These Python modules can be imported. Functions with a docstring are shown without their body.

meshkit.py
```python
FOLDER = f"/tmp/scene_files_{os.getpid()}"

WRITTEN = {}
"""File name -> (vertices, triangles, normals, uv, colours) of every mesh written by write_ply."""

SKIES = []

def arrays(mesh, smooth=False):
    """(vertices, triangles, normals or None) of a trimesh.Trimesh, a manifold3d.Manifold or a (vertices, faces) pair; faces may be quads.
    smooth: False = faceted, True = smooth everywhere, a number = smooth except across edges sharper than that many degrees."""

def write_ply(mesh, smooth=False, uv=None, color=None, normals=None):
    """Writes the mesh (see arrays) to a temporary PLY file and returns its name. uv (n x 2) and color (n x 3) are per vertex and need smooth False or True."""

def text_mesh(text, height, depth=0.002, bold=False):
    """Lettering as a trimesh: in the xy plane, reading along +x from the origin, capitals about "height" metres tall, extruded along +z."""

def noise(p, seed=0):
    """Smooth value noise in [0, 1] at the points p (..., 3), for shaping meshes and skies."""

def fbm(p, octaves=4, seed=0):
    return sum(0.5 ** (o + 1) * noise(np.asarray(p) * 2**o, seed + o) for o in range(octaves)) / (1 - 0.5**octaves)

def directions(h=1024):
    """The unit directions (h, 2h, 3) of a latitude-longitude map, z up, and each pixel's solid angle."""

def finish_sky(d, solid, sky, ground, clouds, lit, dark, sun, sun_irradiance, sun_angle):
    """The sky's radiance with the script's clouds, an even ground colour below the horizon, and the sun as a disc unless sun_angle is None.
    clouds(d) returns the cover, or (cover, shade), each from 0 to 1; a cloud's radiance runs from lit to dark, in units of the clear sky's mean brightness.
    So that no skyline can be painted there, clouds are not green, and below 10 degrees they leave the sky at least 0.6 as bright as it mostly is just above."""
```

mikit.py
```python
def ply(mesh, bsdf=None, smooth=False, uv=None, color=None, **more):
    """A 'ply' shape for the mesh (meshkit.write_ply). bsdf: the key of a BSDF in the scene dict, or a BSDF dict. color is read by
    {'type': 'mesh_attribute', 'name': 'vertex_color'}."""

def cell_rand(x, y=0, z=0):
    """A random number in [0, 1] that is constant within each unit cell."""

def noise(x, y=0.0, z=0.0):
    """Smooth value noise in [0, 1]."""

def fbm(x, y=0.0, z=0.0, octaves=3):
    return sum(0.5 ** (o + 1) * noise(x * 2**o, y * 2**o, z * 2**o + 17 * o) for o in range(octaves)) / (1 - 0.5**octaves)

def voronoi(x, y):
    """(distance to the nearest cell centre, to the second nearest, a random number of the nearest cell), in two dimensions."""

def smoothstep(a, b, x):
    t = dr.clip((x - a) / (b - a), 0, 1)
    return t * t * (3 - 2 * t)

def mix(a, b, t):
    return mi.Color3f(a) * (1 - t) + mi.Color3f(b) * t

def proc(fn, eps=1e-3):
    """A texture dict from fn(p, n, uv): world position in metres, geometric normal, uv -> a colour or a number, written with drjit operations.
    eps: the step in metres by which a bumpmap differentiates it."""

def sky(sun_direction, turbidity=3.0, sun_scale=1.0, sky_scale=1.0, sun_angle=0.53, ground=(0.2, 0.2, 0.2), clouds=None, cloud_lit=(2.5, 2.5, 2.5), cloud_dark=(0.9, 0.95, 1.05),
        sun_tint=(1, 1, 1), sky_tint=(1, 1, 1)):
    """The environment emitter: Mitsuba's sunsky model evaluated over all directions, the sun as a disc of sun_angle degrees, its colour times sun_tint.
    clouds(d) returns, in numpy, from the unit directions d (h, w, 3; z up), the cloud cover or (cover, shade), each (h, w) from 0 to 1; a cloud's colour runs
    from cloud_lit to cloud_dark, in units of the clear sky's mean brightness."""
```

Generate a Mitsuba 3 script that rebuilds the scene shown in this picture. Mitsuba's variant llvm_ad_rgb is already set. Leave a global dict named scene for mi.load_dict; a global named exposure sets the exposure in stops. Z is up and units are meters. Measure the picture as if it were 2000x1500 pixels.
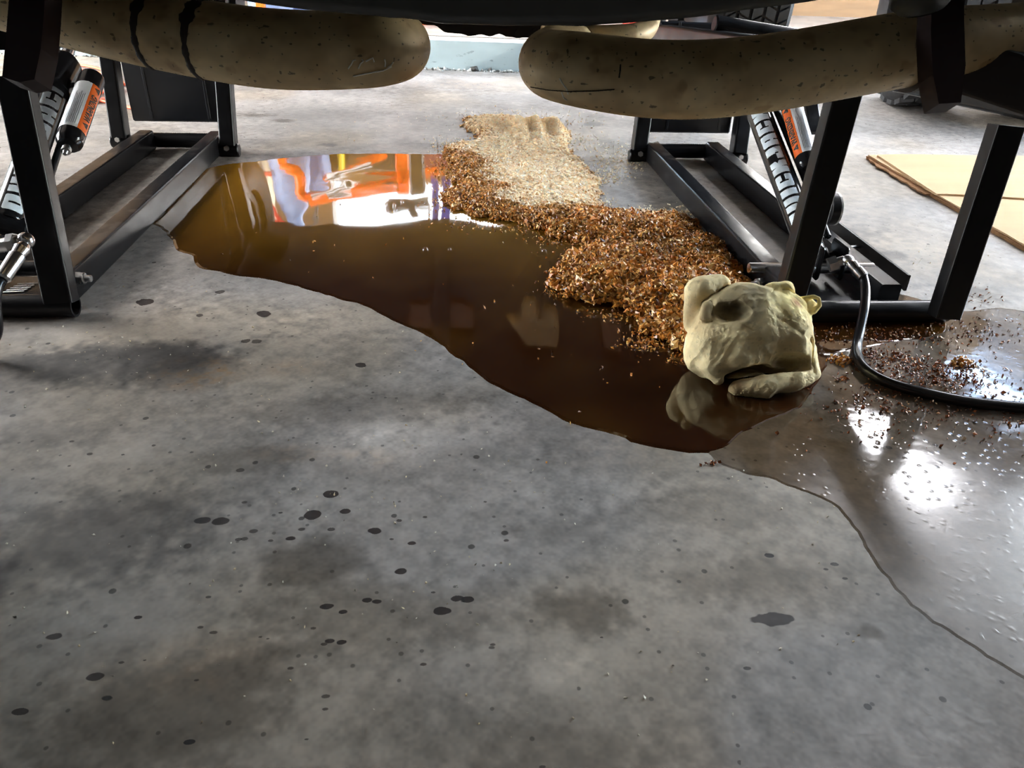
import math, random
import numpy as np, trimesh, mitsuba as mi, drjit as dr, mikit, meshkit
from mikit import ply, proc, noise, fbm, voronoi, smoothstep, mix
from scipy import ndimage
from shapely.geometry import Polygon, Point
import shapely

# ------------------------------------------------------------------ camera
F, CAMH = 1500.0, 0.62
_d = np.array([(866 - 1000) / F, (-141 - 750) / F, 1.0]); _d /= np.linalg.norm(_d)
_up = -np.cross(_d, [1, .035, 0]); _up /= np.linalg.norm(_up)
AX = np.stack([np.cross(_d, _up), _d, _up])
CAM = np.array([0, 0, CAMH])
T = mi.ScalarTransform4f
scene, labels = {}, {}
scene['camera'] = {'type': 'perspective', 'fov': math.degrees(2 * math.atan(1000 / F)), 'fov_axis': 'x', 'near_clip': 0.02, 'far_clip': 500.0,
                   'to_world': T().look_at(origin=CAM.tolist(), target=(CAM + AX @ [0, 0, 1.]).tolist(), up=(AX @ [0, -1., 0]).tolist())}
# ------------------------------------------------------------------ sky, lamps, exposure
def _clouds(d):
    n = meshkit.fbm(d * np.array([2.2, 2.2, 4.0]), 4, 5)
    return np.clip((n - 0.34) * 5, 0, 1), np.clip((0.6 - n) * 1.6, 0, 1)
scene['sky'] = mikit.sky((-0.5, -0.6, 0.7), turbidity=3.0, sun_scale=0.0, sky_scale=25.5, ground=(.3, .3, .3), clouds=_clouds, cloud_lit=(1.55, 1.5, 1.45), cloud_dark=(1.1, 1.1, 1.12), sky_tint=(1.12, 1, .78))
exposure = 3.2
SPOT, LAMP = 0.26, 0.8


def ray(px, py):
    return AX @ np.array([(px - 1000) / F, (py - 750) / F, 1.0])


def fl(px, py, z=0.0):
    r = ray(px, py)
    return CAM + r * ((z - CAMH) / r[2])


def at_y(px, py, y):
    r = ray(px, py)
    return CAM + r * (y / r[1])


def at_x(px, py, x):
    r = ray(px, py)
    return CAM + r * (x / r[0])


def at_d(px, py, d):
    return CAM + ray(px, py) * d


def depth(p):
    return float((AX @ [0, 0, 1.]) @ (np.asarray(p) - CAM))


def lin(*c):
    c = np.array(c, float) / 255
    return np.where(c < .04045, c / 12.92, ((c + .055) / 1.055) ** 2.4).tolist()


# ------------------------------------------------------------------ helpers
def mat(name, color, rough=.5, metallic=0.0, spec=.5, **kw):
    col = color if isinstance(color, dict) else {'type': 'rgb', 'value': list(map(float, color))}
    rg = rough
    d = {'type': 'principled', 'base_color': col, 'roughness': rg, 'metallic': metallic, 'specular': spec}
    if 'eta' in kw:
        d.pop('specular')
    bump = kw.pop('bump', None)
    d.update(kw)
    if bump:
        d = {'type': 'bumpmap', 'arbitrary': proc(bump[0], bump[1]), 'scale': bump[2], 'bsdf': d}
    scene[name] = {'type': 'twosided', 'bsdf': d}
    return name


def numbered(key, taken):
    if key not in taken:
        return key
    k = 1
    while f'{key}_{k:03d}' in taken:
        k += 1
    return f'{key}_{k:03d}'


roots = set()


def thing(name, label, cat, group=None):
    key = numbered(name, roots | set(scene))
    roots.add(key)
    labels[key] = {'label': label, 'category': cat}
    if group:
        labels[key]['group'] = group
    return key


def put(name, mesh, bsdf, parent=None, smooth=False, label=None, color=None, shape=None, **lab):
    key = numbered(f'{parent}__{name}' if parent else name, scene)
    scene[key] = dict(shape) if shape else ply(mesh, bsdf, smooth, color=color)
    if label:
        lab['label'] = label
    if lab:
        labels[key] = lab
    return key


def one(name, mesh, bsdf, label, cat, smooth=False, color=None, **lab):
    return put(name, mesh, bsdf, None, smooth, label, color, category=cat, **lab)


def struct(name, mesh, bsdf, parent=None, smooth=False, label=None):
    k = put(name, mesh, bsdf, parent, smooth, label)
    if not parent:
        labels.setdefault(k, {})['kind'] = 'structure'
    return k


cat = trimesh.util.concatenate


def box(lo, hi):
    lo, hi = np.minimum(lo, hi), np.maximum(lo, hi)
    m = trimesh.creation.box(extents=hi - lo)
    m.apply_translation((lo + hi) / 2)
    return m


def cbox(lo, hi, c=.004):
    """box with chamfered edges: hull of three slightly inset boxes"""
    lo, hi = np.minimum(lo, hi), np.maximum(lo, hi)
    v = []
    for k in range(3):
        o = np.full(3, c); o[k] = 0
        v.append(box(lo + o, hi - o).vertices)
    return trimesh.convex.convex_hull(np.vstack(v))


def unit(v):
    v = np.asarray(v, float)
    return v / np.linalg.norm(v)


def bar(a, b, w, t, side=(1, 0, 0), c=.15):
    """rectangular tube from a to b, w wide along 'side', t thick across it, with rounded corners"""
    a, b = np.asarray(a, float), np.asarray(b, float)
    u = unit(b - a)
    s = np.asarray(side, float); s = unit(s - u * (s @ u)); q = np.cross(u, s)
    k = min(w, t) * c
    sec = []
    for sx, sy in ((1, 1), (-1, 1), (-1, -1), (1, -1)):
        cx, cy = sx * (w / 2 - k), sy * (t / 2 - k)
        a0 = math.atan2(sy, sx) - math.pi / 4
        for j in range(4):
            an = a0 + j * math.pi / 6
            sec.append((cx + k * math.cos(an), cy + k * math.sin(an)))
    sec = np.array(sec)
    pts = [p + s * x + q * y for p in (a, b) for x, y in sec]
    return trimesh.convex.convex_hull(np.array(pts))


def frames(p):
    t = np.gradient(p, axis=0); t /= np.linalg.norm(t, axis=1)[:, None]
    n = np.cross(t[0], [0, 0, 1.] if abs(t[0][2]) < .9 else [1., 0, 0]); n = unit(n)
    N = [n]
    for i in range(1, len(p)):
        n = n - t[i] * (n @ t[i]); n = unit(n); N.append(n)
    N = np.array(N)
    return t, N, np.cross(t, N)


def resample(p, n):
    p = np.asarray(p, float)
    from scipy.interpolate import PchipInterpolator, CubicSpline
    s = np.r_[0, np.cumsum(np.linalg.norm(np.diff(p, axis=0), axis=1))]
    return CubicSpline(s, p)(np.linspace(0, s[-1], n))


def tube(p, r, n=16, caps=True):
    p = np.asarray(p, float)
    r = np.broadcast_to(r, (len(p),))
    t, N, B = frames(p)
    a = np.linspace(0, 2 * np.pi, n, endpoint=False)
    ring = np.cos(a)[None, :, None] * N[:, None] + np.sin(a)[None, :, None] * B[:, None]
    v = (p[:, None] + ring * r[:, None, None]).reshape(-1, 3)
    f = []
    for i in range(len(p) - 1):
        j = np.arange(n); k = (j + 1) % n
        f.append(np.stack([i * n + j, i * n + k, (i + 1) * n + k], 1)); f.append(np.stack([i * n + j, (i + 1) * n + k, (i + 1) * n + j], 1))
    f = np.vstack(f)
    if caps:
        m = len(v)
        v = np.vstack([v, p[0], p[-1]])
        j = np.arange(n); k = (j + 1) % n; e = (len(p) - 1) * n
        f = np.vstack([f, np.stack([j * 0 + m, k, j], 1), np.stack([j * 0 + m + 1, e + j, e + k], 1)])
    tm = trimesh.Trimesh(v, f, process=False)
    return tm


def rod(a, b, r, n=20, ch=None):
    """straight cylinder with slightly rounded ends"""
    a, b = np.asarray(a, float), np.asarray(b, float)
    u = unit(b - a)
    c = min(r * .15, .003) if ch is None else ch
    return tube([a, a + u * 1e-5, a + u * c, b - u * c, b - u * 1e-5, b], [r - c, r - c, r, r, r - c, r - c], n)


def pipe_tube(a, b, ro, ri, n=28):
    """open ended tube with wall thickness"""
    a, b = np.asarray(a, float), np.asarray(b, float)
    t = trimesh.creation.annulus(ri, ro, np.linalg.norm(b - a), sections=n)
    M = trimesh.geometry.align_vectors([0, 0, 1], unit(b - a)); M[:3, 3] = (a + b) / 2
    t.apply_transform(M)
    return t


def lathe(a, b, prof, n=28):
    """prof: (fraction along a-b, radius)"""
    a, b = np.asarray(a, float), np.asarray(b, float)
    p = [a + (b - a) * (s + 1e-5 * i) for i, (s, r) in enumerate(prof)]
    return tube(p, [max(r, 1e-4) for s, r in prof], n)


def view_frame(a, b):
    a, b = np.asarray(a, float), np.asarray(b, float)
    u = unit(b - a); n = CAM - (a + b) / 2; n = unit(n - u * (n @ u))
    return u, n, np.cross(n, u)


def wrap(mesh, a, u, n, l, R, h, s0, sx, turn=0.0):
    """wraps a flat mesh (x along the cylinder, y around it) onto the cylinder of radius R"""
    v, f = trimesh.remesh.subdivide_to_size(mesh.vertices, mesh.faces, R * .35, max_iter=8)
    x, y, z = v.T
    an = (y - h / 2) / R + turn
    P = a + np.outer(s0 + x * sx, u) + (R + z)[:, None] * (np.outer(np.cos(an), n) + np.outer(np.sin(an), l))
    return trimesh.Trimesh(P, f, process=False)


def hexnut(c, d, r, h):
    m = trimesh.creation.cylinder(r, h, sections=6)
    M = trimesh.geometry.align_vectors([0, 0, 1], unit(d)); M[:3, 3] = np.asarray(c) + unit(d) * h / 2
    m.apply_transform(M)
    return m


def slab(poly, z0, z1, bevel=0.0, res=None):
    """flat piece with the outline poly (world xy), from z0 to z1, its rim sloped by bevel"""
    P = Polygon(poly).buffer(0)
    top = P.buffer(-bevel) if bevel else P
    if not bevel:
        m = trimesh.creation.extrude_polygon(P, z1 - z0, engine='earcut'); m.apply_translation([0, 0, z0]); return m
    out = []
    a = np.array(P.exterior.coords)[:-1]
    v, f = trimesh.creation.triangulate_polygon(top, engine='earcut')
    out.append(trimesh.Trimesh(np.c_[v, np.full(len(v), z1)], f, process=False))
    tx = np.array(top.exterior.coords)[:-1]
    from scipy.spatial import cKDTree
    idx = cKDTree(tx).query(a)[1]
    n = len(a); j = np.arange(n); k = (j + 1) % n
    V = np.vstack([np.c_[a, np.full(n, z0)], np.c_[tx[idx], np.full(n, z1)]])
    Fc = np.vstack([np.stack([j, k, n + k], 1), np.stack([j, n + k, n + j], 1)])
    out.append(trimesh.Trimesh(V, Fc, process=False))
    m = cat(out)
    if m.face_normals[:, 2].sum() < 0:
        m.invert()
    return m


def smooth_outline(px, n=160, wob=0.0, seed=0):
    p = np.array([fl(*q)[:2] for q in px])
    p = np.vstack([p, p[:1]])
    s = np.r_[0, np.cumsum(np.linalg.norm(np.diff(p, axis=0), axis=1))]
    from scipy.interpolate import PchipInterpolator
    t = np.linspace(0, s[-1], n, endpoint=False)
    q = PchipInterpolator(s, p)(t)
    if wob:
        w = meshkit.fbm(np.c_[q * 40, q[:, :1] * 0], 3, seed) - .5
        w2 = meshkit.fbm(np.c_[q * 40, q[:, :1] * 0 + 9], 3, seed) - .5
        q = q + wob * np.c_[w, w2]
    return q


# ------------------------------------------------------------------ materials
def soft(cx, cy, rx, ry):
    """an ellipse on the floor given by its centre and half axes in the frame: world centre and half axes"""
    c = fl(cx, cy); d = depth(c)
    y0, y1 = fl(cx, cy + ry)[1], fl(cx, cy - ry)[1]
    return float(c[0]), float(c[1]), rx * d / F, (y1 - y0) / 2


DARK = [(230, 700, 230, 45, .55, 0), (60, 720, 110, 55, .35, 0), (330, 690, 110, 28, .45, 0), (150, 1060, 230, 100, .5, 0), (0, 1135, 45, 60, .6, 0), (610, 1100, 100, 42, .38, 1), (380, 1370, 260, 140, .42, 1), (1140, 1195, 130, 55, .42, 1),  # leading entries: left diagonal band, part stain, part soft shadow painted in
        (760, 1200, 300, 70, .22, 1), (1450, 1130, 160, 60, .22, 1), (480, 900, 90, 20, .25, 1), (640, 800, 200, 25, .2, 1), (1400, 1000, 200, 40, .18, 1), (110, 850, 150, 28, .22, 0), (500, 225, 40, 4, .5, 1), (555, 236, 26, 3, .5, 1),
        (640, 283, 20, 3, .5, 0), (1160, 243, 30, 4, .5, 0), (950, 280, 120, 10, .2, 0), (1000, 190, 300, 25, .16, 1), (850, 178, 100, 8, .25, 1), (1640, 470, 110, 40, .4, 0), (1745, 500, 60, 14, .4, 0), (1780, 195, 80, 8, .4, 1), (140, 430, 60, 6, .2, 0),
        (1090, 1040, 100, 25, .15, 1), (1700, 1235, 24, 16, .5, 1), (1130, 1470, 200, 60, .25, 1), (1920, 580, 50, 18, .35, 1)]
PALE = [(430, 600, 260, 60, .55), (250, 560, 130, 45, .4), (740, 870, 110, 42, .75), (860, 830, 160, 40, .4), (620, 640, 200, 40, .3), (1150, 960, 260, 40, .22), (1050, 1290, 200, 70, .3), (1130, 1310, 120, 50, .25), (600, 1000, 200, 45, .25),
        (520, 240, 90, 12, .4), (680, 200, 180, 20, .25), (1330, 330, 50, 60, .15), (1800, 300, 180, 60, .25), (560, 262, 120, 10, .35)]
RUST = [(400, 725, 110, 34, .8), (560, 720, 90, 22, .35), (560, 885, 70, 16, .3), (700, 900, 80, 25, .25), (1230, 890, 120, 40, .15), (360, 1290, 220, 80, .3), (1700, 480, 300, 200, .12), (930, 165, 160, 12, .35)]
_c8 = [(538, 37, 16), (892, 129, 32), (818, 211, 37), (950, 197, 21), (392, 233, 27), (463, 236, 32), (1064, 273, 29), (1207, 322, 20), (737, 303, 23), (778, 268, 14), (895, 268, 14), (657, 312, 11), (1130, 306, 10), (1577, 311, 15), (1163, 433, 33), (875, 570, 28),
       (940, 590, 20), (1035, 545, 20), (1070, 550, 20), (1330, 588, 35), (1385, 538, 28), (1425, 543, 28), (1292, 514, 10), (824, 654, 12), (890, 703, 20), (935, 708, 22), (866, 716, 12), (415, 532, 12), (138, 612, 21), (436, 670, 18), (382, 650, 12), (617, 688, 9), (647, 695, 10), (735, 810, 14),
       (1254, 795, 14), (872, 920, 18), (1525, 718, 12), (20, 928, 18), (341, 1098, 20), (797, 1088, 9), (368, 857, 10), (75, 788, 11), (553, 162, 9), (696, 203, 8), (1260, 220, 9), (1160, 233, 12), (590, 275, 16), (530, 307, 14), (555, 305, 14), (1495, 160, 8), (165, 779, 8), (1950, 690, 7), (1720, 1195, 14)]
SPOTS = [(x / 2 + 200, y / 2 + 900, r / 2) for x, y, r in _c8] + [(282, 591, 15), (515, 613, 13), (430, 571, 8), (390, 616, 7), (705, 713, 10), (480, 666, 9), (500, 667, 9), (183, 1323, 20), (208, 1363, 9), (104, 1243, 18), (1503, 1085, 10), (1630, 1102, 9), (1650, 1130, 6), (1460, 1305, 8), (1613, 1112, 6),
         (40, 1390, 14), (635, 1385, 8), (960, 1265, 7), (1085, 745, 6), (300, 870, 5), (240, 888, 5), (140, 862, 6), (175, 887, 6), (135, 910, 5)]
_S = [(soft(x, y, r, r * .45), 1.0 if r > 9 else .8) for x, y, r in SPOTS]
_S.append((soft(1504, 1209, 62, 15), .95))
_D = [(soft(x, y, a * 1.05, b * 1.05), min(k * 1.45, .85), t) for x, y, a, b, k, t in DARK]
_P = [(soft(x, y, a, b), k) for x, y, a, b, k in PALE]
_R = [(soft(x, y, a, b), k) for x, y, a, b, k in RUST]


def concrete(p, n=None, uv=None):
    x, y = p.x, p.y
    big = fbm(x * 1.7 + 3, y * 1.7, 1.0, 4)
    mid = fbm(x * 7, y * 9, 4.0, 4)
    fine = fbm(x * 60, y * 60, 2.0, 3)
    sp = noise(x * 260, y * 260, 7)
    wob = (mid - .5) * 1.0 + (fine - .5) * .55 + (big - .5) * .6
    v = .235 * (1 + .62 * (big - .5) + .62 * (mid - .5) + .62 * (fine - .5) + .16 * (sp - .5))
    c = mi.Color3f(v * 1.05, v * .965, v * .875)
    warm = smoothstep(.45, .7, fbm(x * 2.6 + 11, y * 2.6, 9.0, 3))
    c = c * mix((1, 1, 1.02), (1.03, .96, .86), warm)

    def ell(e):
        return dr.sqrt(dr.square((x - e[0]) / e[2]) + dr.square((y - e[1]) / e[3]))
    for e, k in _P:
        t = (1 - smoothstep(.35, 1.35, ell(e) + wob)) * k
        c = c * (1 + .75 * t * (.6 + .8 * fine))
    for e, k in _R:
        t = (1 - smoothstep(.4, 1.3, ell(e) + wob)) * k
        c = c * mix((1, 1, 1), (.85, .66, .48), t * (.4 + 1.1 * smoothstep(.35, .65, fine)))
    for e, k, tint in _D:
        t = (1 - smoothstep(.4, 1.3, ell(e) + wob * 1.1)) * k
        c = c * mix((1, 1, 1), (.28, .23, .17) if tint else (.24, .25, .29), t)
    for e, k in _S:
        t = (1 - smoothstep(.86, 1.0, ell(e) + (fine - .5) * .9 + (mid - .5) * .5)) * k
        c = c * mix((1, 1, 1), (.12, .10, .10), t)
    # small stray drops
    a, b, w = voronoi(x * 17 + .3, y * 17)
    t = (1 - smoothstep(.055, .075, a + (fine - .5) * .05)) * dr.select(w < .05, .7, 0)
    c = c * (1 - t)
    a, b, w = voronoi(x * 60, y * 60)
    t = (1 - smoothstep(.10, .16, a + (fine - .5) * .1)) * dr.select(w < .06, .5, 0)
    c = c * (1 - t)
    return mi.Color3f(dr.clip(c, .012, .62))


def floor_bump(p, n, uv):
    return fbm(p.x * 45, p.y * 45, 2.0, 3) + .5 * noise(p.x * 230, p.y * 230, 3)


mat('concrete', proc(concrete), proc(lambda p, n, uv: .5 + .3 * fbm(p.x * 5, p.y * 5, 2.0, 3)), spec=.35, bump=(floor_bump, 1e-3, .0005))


_FC = fl(1500, 830)
def FRX(x, y):
    return 1 - smoothstep(.03, .16, dr.sqrt(dr.square(x - float(_FC[0])) + dr.square(y - float(_FC[1]))))


def film_color(p, n, uv):
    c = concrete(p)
    w = fbm(p.x * 9, p.y * 9, 5.0, 3)
    return mi.Color3f(c * mix((.62, .58, .54), (.36, .29, .22), dr.clip(smoothstep(.4, .72, w) + FRX(p.x, p.y), 0, 1)))


def film_rough(p, n, uv):
    near = smoothstep(1.02, .62, p.y)
    return .03 + .24 * near * near + .04 * fbm(p.x * 30, p.y * 30, 1.0, 2)


def film_bump(p, n, uv):
    a, b, w = voronoi(p.x * 70, p.y * 70)
    g = (1 - smoothstep(.0, .3, a)) * dr.select(w < .35, 1.0, 0.0)
    return g * .35 + .8 * fbm(p.x * 16, p.y * 26, 2.0, 3)


mat('oil_film_wet', proc(film_color), proc(film_rough), eta=1.45, bump=(film_bump, 6e-4, .00045))


def oil_color(p, n, uv):
    t = smoothstep(2.45, 1.15, p.y + .25 * p.x)
    k = fbm(p.x * 5, p.y * 5, 3.0, 3)
    return mi.Color3f(mix(lin(136, 96, 30), lin(42, 20, 7), dr.clip(t + (k - .5) * .3, 0, 1)))


mat('oil', proc(oil_color), .012, eta=1.85, bump=(lambda p, n, uv: fbm(p.x * 9, p.y * 9, 2.0, 2), 2e-3, .0006))


def steel_pipe(p, n, uv):
    a = fbm(p.x * 14, p.y * 14, p.z * 14, 4)
    b = fbm(p.x * 60, p.y * 60, p.z * 60, 3)
    c = mix(lin(190, 164, 122), lin(224, 202, 158), smoothstep(.35, .65, a))
    c = c * mix((1, 1, 1), (.55, .40, .26), smoothstep(.62, .78, fbm(p.x * 42 + 5, p.y * 42, p.z * 42, 3)) * .55)
    c = c * (1 - .6 * smoothstep(.73, .8, fbm(p.x * 190, p.y * 190, p.z * 190, 2)))
    return mi.Color3f(c * (.85 + .3 * b))


mat('stainless', proc(steel_pipe), proc(lambda p, n, uv: .34 + .3 * fbm(p.x * 20, p.y * 20, p.z * 20, 3)), metallic=.25, spec=.5)
mat('stain_and_shade', lin(40, 32, 26), .6)
mat('scratch', lin(225, 222, 210), .35, metallic=.4)
mat('bumper_plastic', proc(lambda p, n, uv: mi.Color3f(mi.Color3f(.034, .038, .036) * (.8 + .4 * fbm(p.x * 12, p.y * 12, p.z * 12, 3)))), .42, spec=.4)
mat('under_black', proc(lambda p, n, uv: mi.Color3f(mi.Color3f(.022, .018, .017) * (.6 + .8 * fbm(p.x * 7, p.y * 7, p.z * 7, 3)))), .6, spec=.3)
mat('bracket_dark', lin(40, 27, 30), .55, spec=.3)
mat('heat_shield', proc(lambda p, n, uv: mi.Color3f(mix(lin(150, 112, 92), lin(120, 90, 70), fbm(p.x * 8, p.y * 8, p.z * 8, 3)))), .5, metallic=.2)


def paint_black(p, n, uv):
    w = fbm(p.x * 18, p.y * 18, p.z * 18, 4)
    d = smoothstep(.6, .72, w) * smoothstep(.5, .9, n.z)
    return mi.Color3f(mix((.006, .006, .007), (.04, .035, .032), d * .6))


mat('black_paint', proc(paint_black), proc(lambda p, n, uv: .22 + .22 * fbm(p.x * 30, p.y * 30, p.z * 30, 2)), spec=.3)
mat('panel_black', (.014, .016, .02), .28, spec=.5)
mat('gloss_black', (.01, .01, .011), .12, spec=.5)
mat('chrome', (.78, .78, .8), .14, metallic=1.0)
mat('zinc', (.6, .6, .6), .3, metallic=1.0)
mat('letter_white', lin(222, 232, 238), .4)
mat('label_white', lin(236, 238, 240), .35)
mat('label_orange', lin(226, 104, 40), .35)
mat('ink', (.012, .012, .014), .5)
mat('ink_gray', lin(150, 152, 156), .5)
mat('rubber', proc(lambda p, n, uv: mi.Color3f(mi.Color3f(.02, .02, .021) * (.7 + .7 * fbm(p.x * 30, p.y * 30, p.z * 30, 2)))), .6, spec=.35)
mat('tread_rubber', proc(lambda p, n, uv: mi.Color3f(mi.Color3f(.05, .052, .054) * (.7 + .7 * fbm(p.x * 30, p.y * 30, p.z * 30, 2)))), .65, spec=.3)
mat('hose_rubber', (.008, .008, .009), .22, spec=.5)
mat('curb_paint', proc(lambda p, n, uv: mi.Color3f(mix(mi.Color3f(lin(150, 165, 168)), mi.Color3f(lin(96, 104, 106)), smoothstep(.66, .8, fbm(p.x * 30, p.y * 14, p.z * 60, 4)) * .6) * (.85 + .3 * fbm(p.x * 4, p.y * 4, p.z * 9, 3)))), .55)
mat('slab_concrete', proc(lambda p, n, uv: mi.Color3f(mi.Color3f(.15, .125, .105) * (.7 + .6 * fbm(p.x * 6, p.y * 6, p.z * 6, 4)))), .7)
mat('grit', {'type': 'mesh_attribute', 'name': 'vertex_color'}, .6)
mat('flake_dry', {'type': 'mesh_attribute', 'name': 'vertex_color'}, .75, spec=.25)
mat('flake_wet', {'type': 'mesh_attribute', 'name': 'vertex_color'}, .32, spec=.5)


def cardboard(p, n, uv):
    a = fbm(p.x * 3, p.y * 40, 2.0, 3)
    b = fbm(p.x * 5, p.y * 5, 6.0, 3)
    return mi.Color3f(mi.Color3f(lin(196, 164, 126)) * (.9 + .12 * a + .14 * (b - .5)))


mat('cardboard', proc(cardboard), .8, spec=.2)
mat('cardboard_edge', proc(lambda p, n, uv: mi.Color3f(mi.Color3f(lin(150, 112, 78)) * (.6 + .7 * noise(p.x * 200, p.y * 160, p.z * 600)))), .9, spec=.1)
mat('wall_paint', (.55, .55, .53), .8)
mat('wall_dark', (.10, .095, .09), .8)
mat('ceiling_paint', (.22, .21, .2), .9)
mat('orange_paint', lin(240, 104, 32), .35)
mat('red_plastic', lin(205, 50, 40), .4)
mat('cord_orange', lin(235, 110, 70), .5)
mat('blue_gray', lin(118, 142, 182), .5)
mat('blue_cloth', lin(18, 34, 140), .7)
mat('cream', lin(226, 208, 176), .8)
mat('yellow_plastic', lin(222, 196, 50), .5)
mat('brown_board', proc(lambda p, n, uv: mi.Color3f(mi.Color3f(lin(120, 92, 62)) * (.7 + .6 * fbm(p.x * 3, p.y * 3, p.z * 20, 3)))), .7)
mat('maroon', lin(110, 50, 58), .6)
mat('dark_tool', (.04, .035, .03), .4)
mat('car_paint', (.05, .055, .06), .2, clearcoat=.6)

# ------------------------------------------------------------------ setting
CURB_A, CURB_B = fl(105, 107)[:2], fl(1020, 141)[:2]
cdir = unit(CURB_B - CURB_A)
def curb_pt(s, off=0.0):
    p = CURB_A + cdir * s
    return np.array([p[0] - cdir[1] * off, p[1] + cdir[0] * off])
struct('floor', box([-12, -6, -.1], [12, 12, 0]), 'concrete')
e0, e1, e2, e3 = curb_pt(-4), curb_pt(8), curb_pt(8, 5), curb_pt(-4, 5)
struct('curb', slab(np.array([e0, e1, curb_pt(8, .16), curb_pt(-4, .16)]), 0, .135), 'curb_paint', label='painted gray concrete curb across the back of the floor')
struct('platform', slab(np.array([curb_pt(-4, .16), curb_pt(8, .16), e2, e3]), 0, .139), 'slab_concrete', label='raised beige concrete slab behind the curb')
XW, CZ = 5.0, 3.9
struct('wall_back', box([-XW - .1, -2.4, 0], [XW + .1, -2.3, CZ]), 'wall_dark')
struct('ceiling', box([-XW - .1, -2.4, CZ], [XW + .1, 6.2, CZ + .1]), 'ceiling_paint')
for nm, x in (('wall_left', -XW - .1), ('wall_right', XW)):
    struct(nm, cat([box([x, -2.3, 0], [x + .1, 1.4, CZ]), box([x, 4.8, 0], [x + .1, 6.2, CZ]), box([x, 1.4, CZ - .2], [x + .1, 4.8, CZ])]), 'wall_paint')
# dark panels added out of view to shade the near floor
struct('shading_panel_left', box([-1.38, -2.3, 0], [-1.30, 1.25, 2.6]), 'wall_dark')
struct('shading_panel_right', box([1.55, -2.3, 0], [1.63, 1.12, 2.6]), 'wall_dark')
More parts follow.
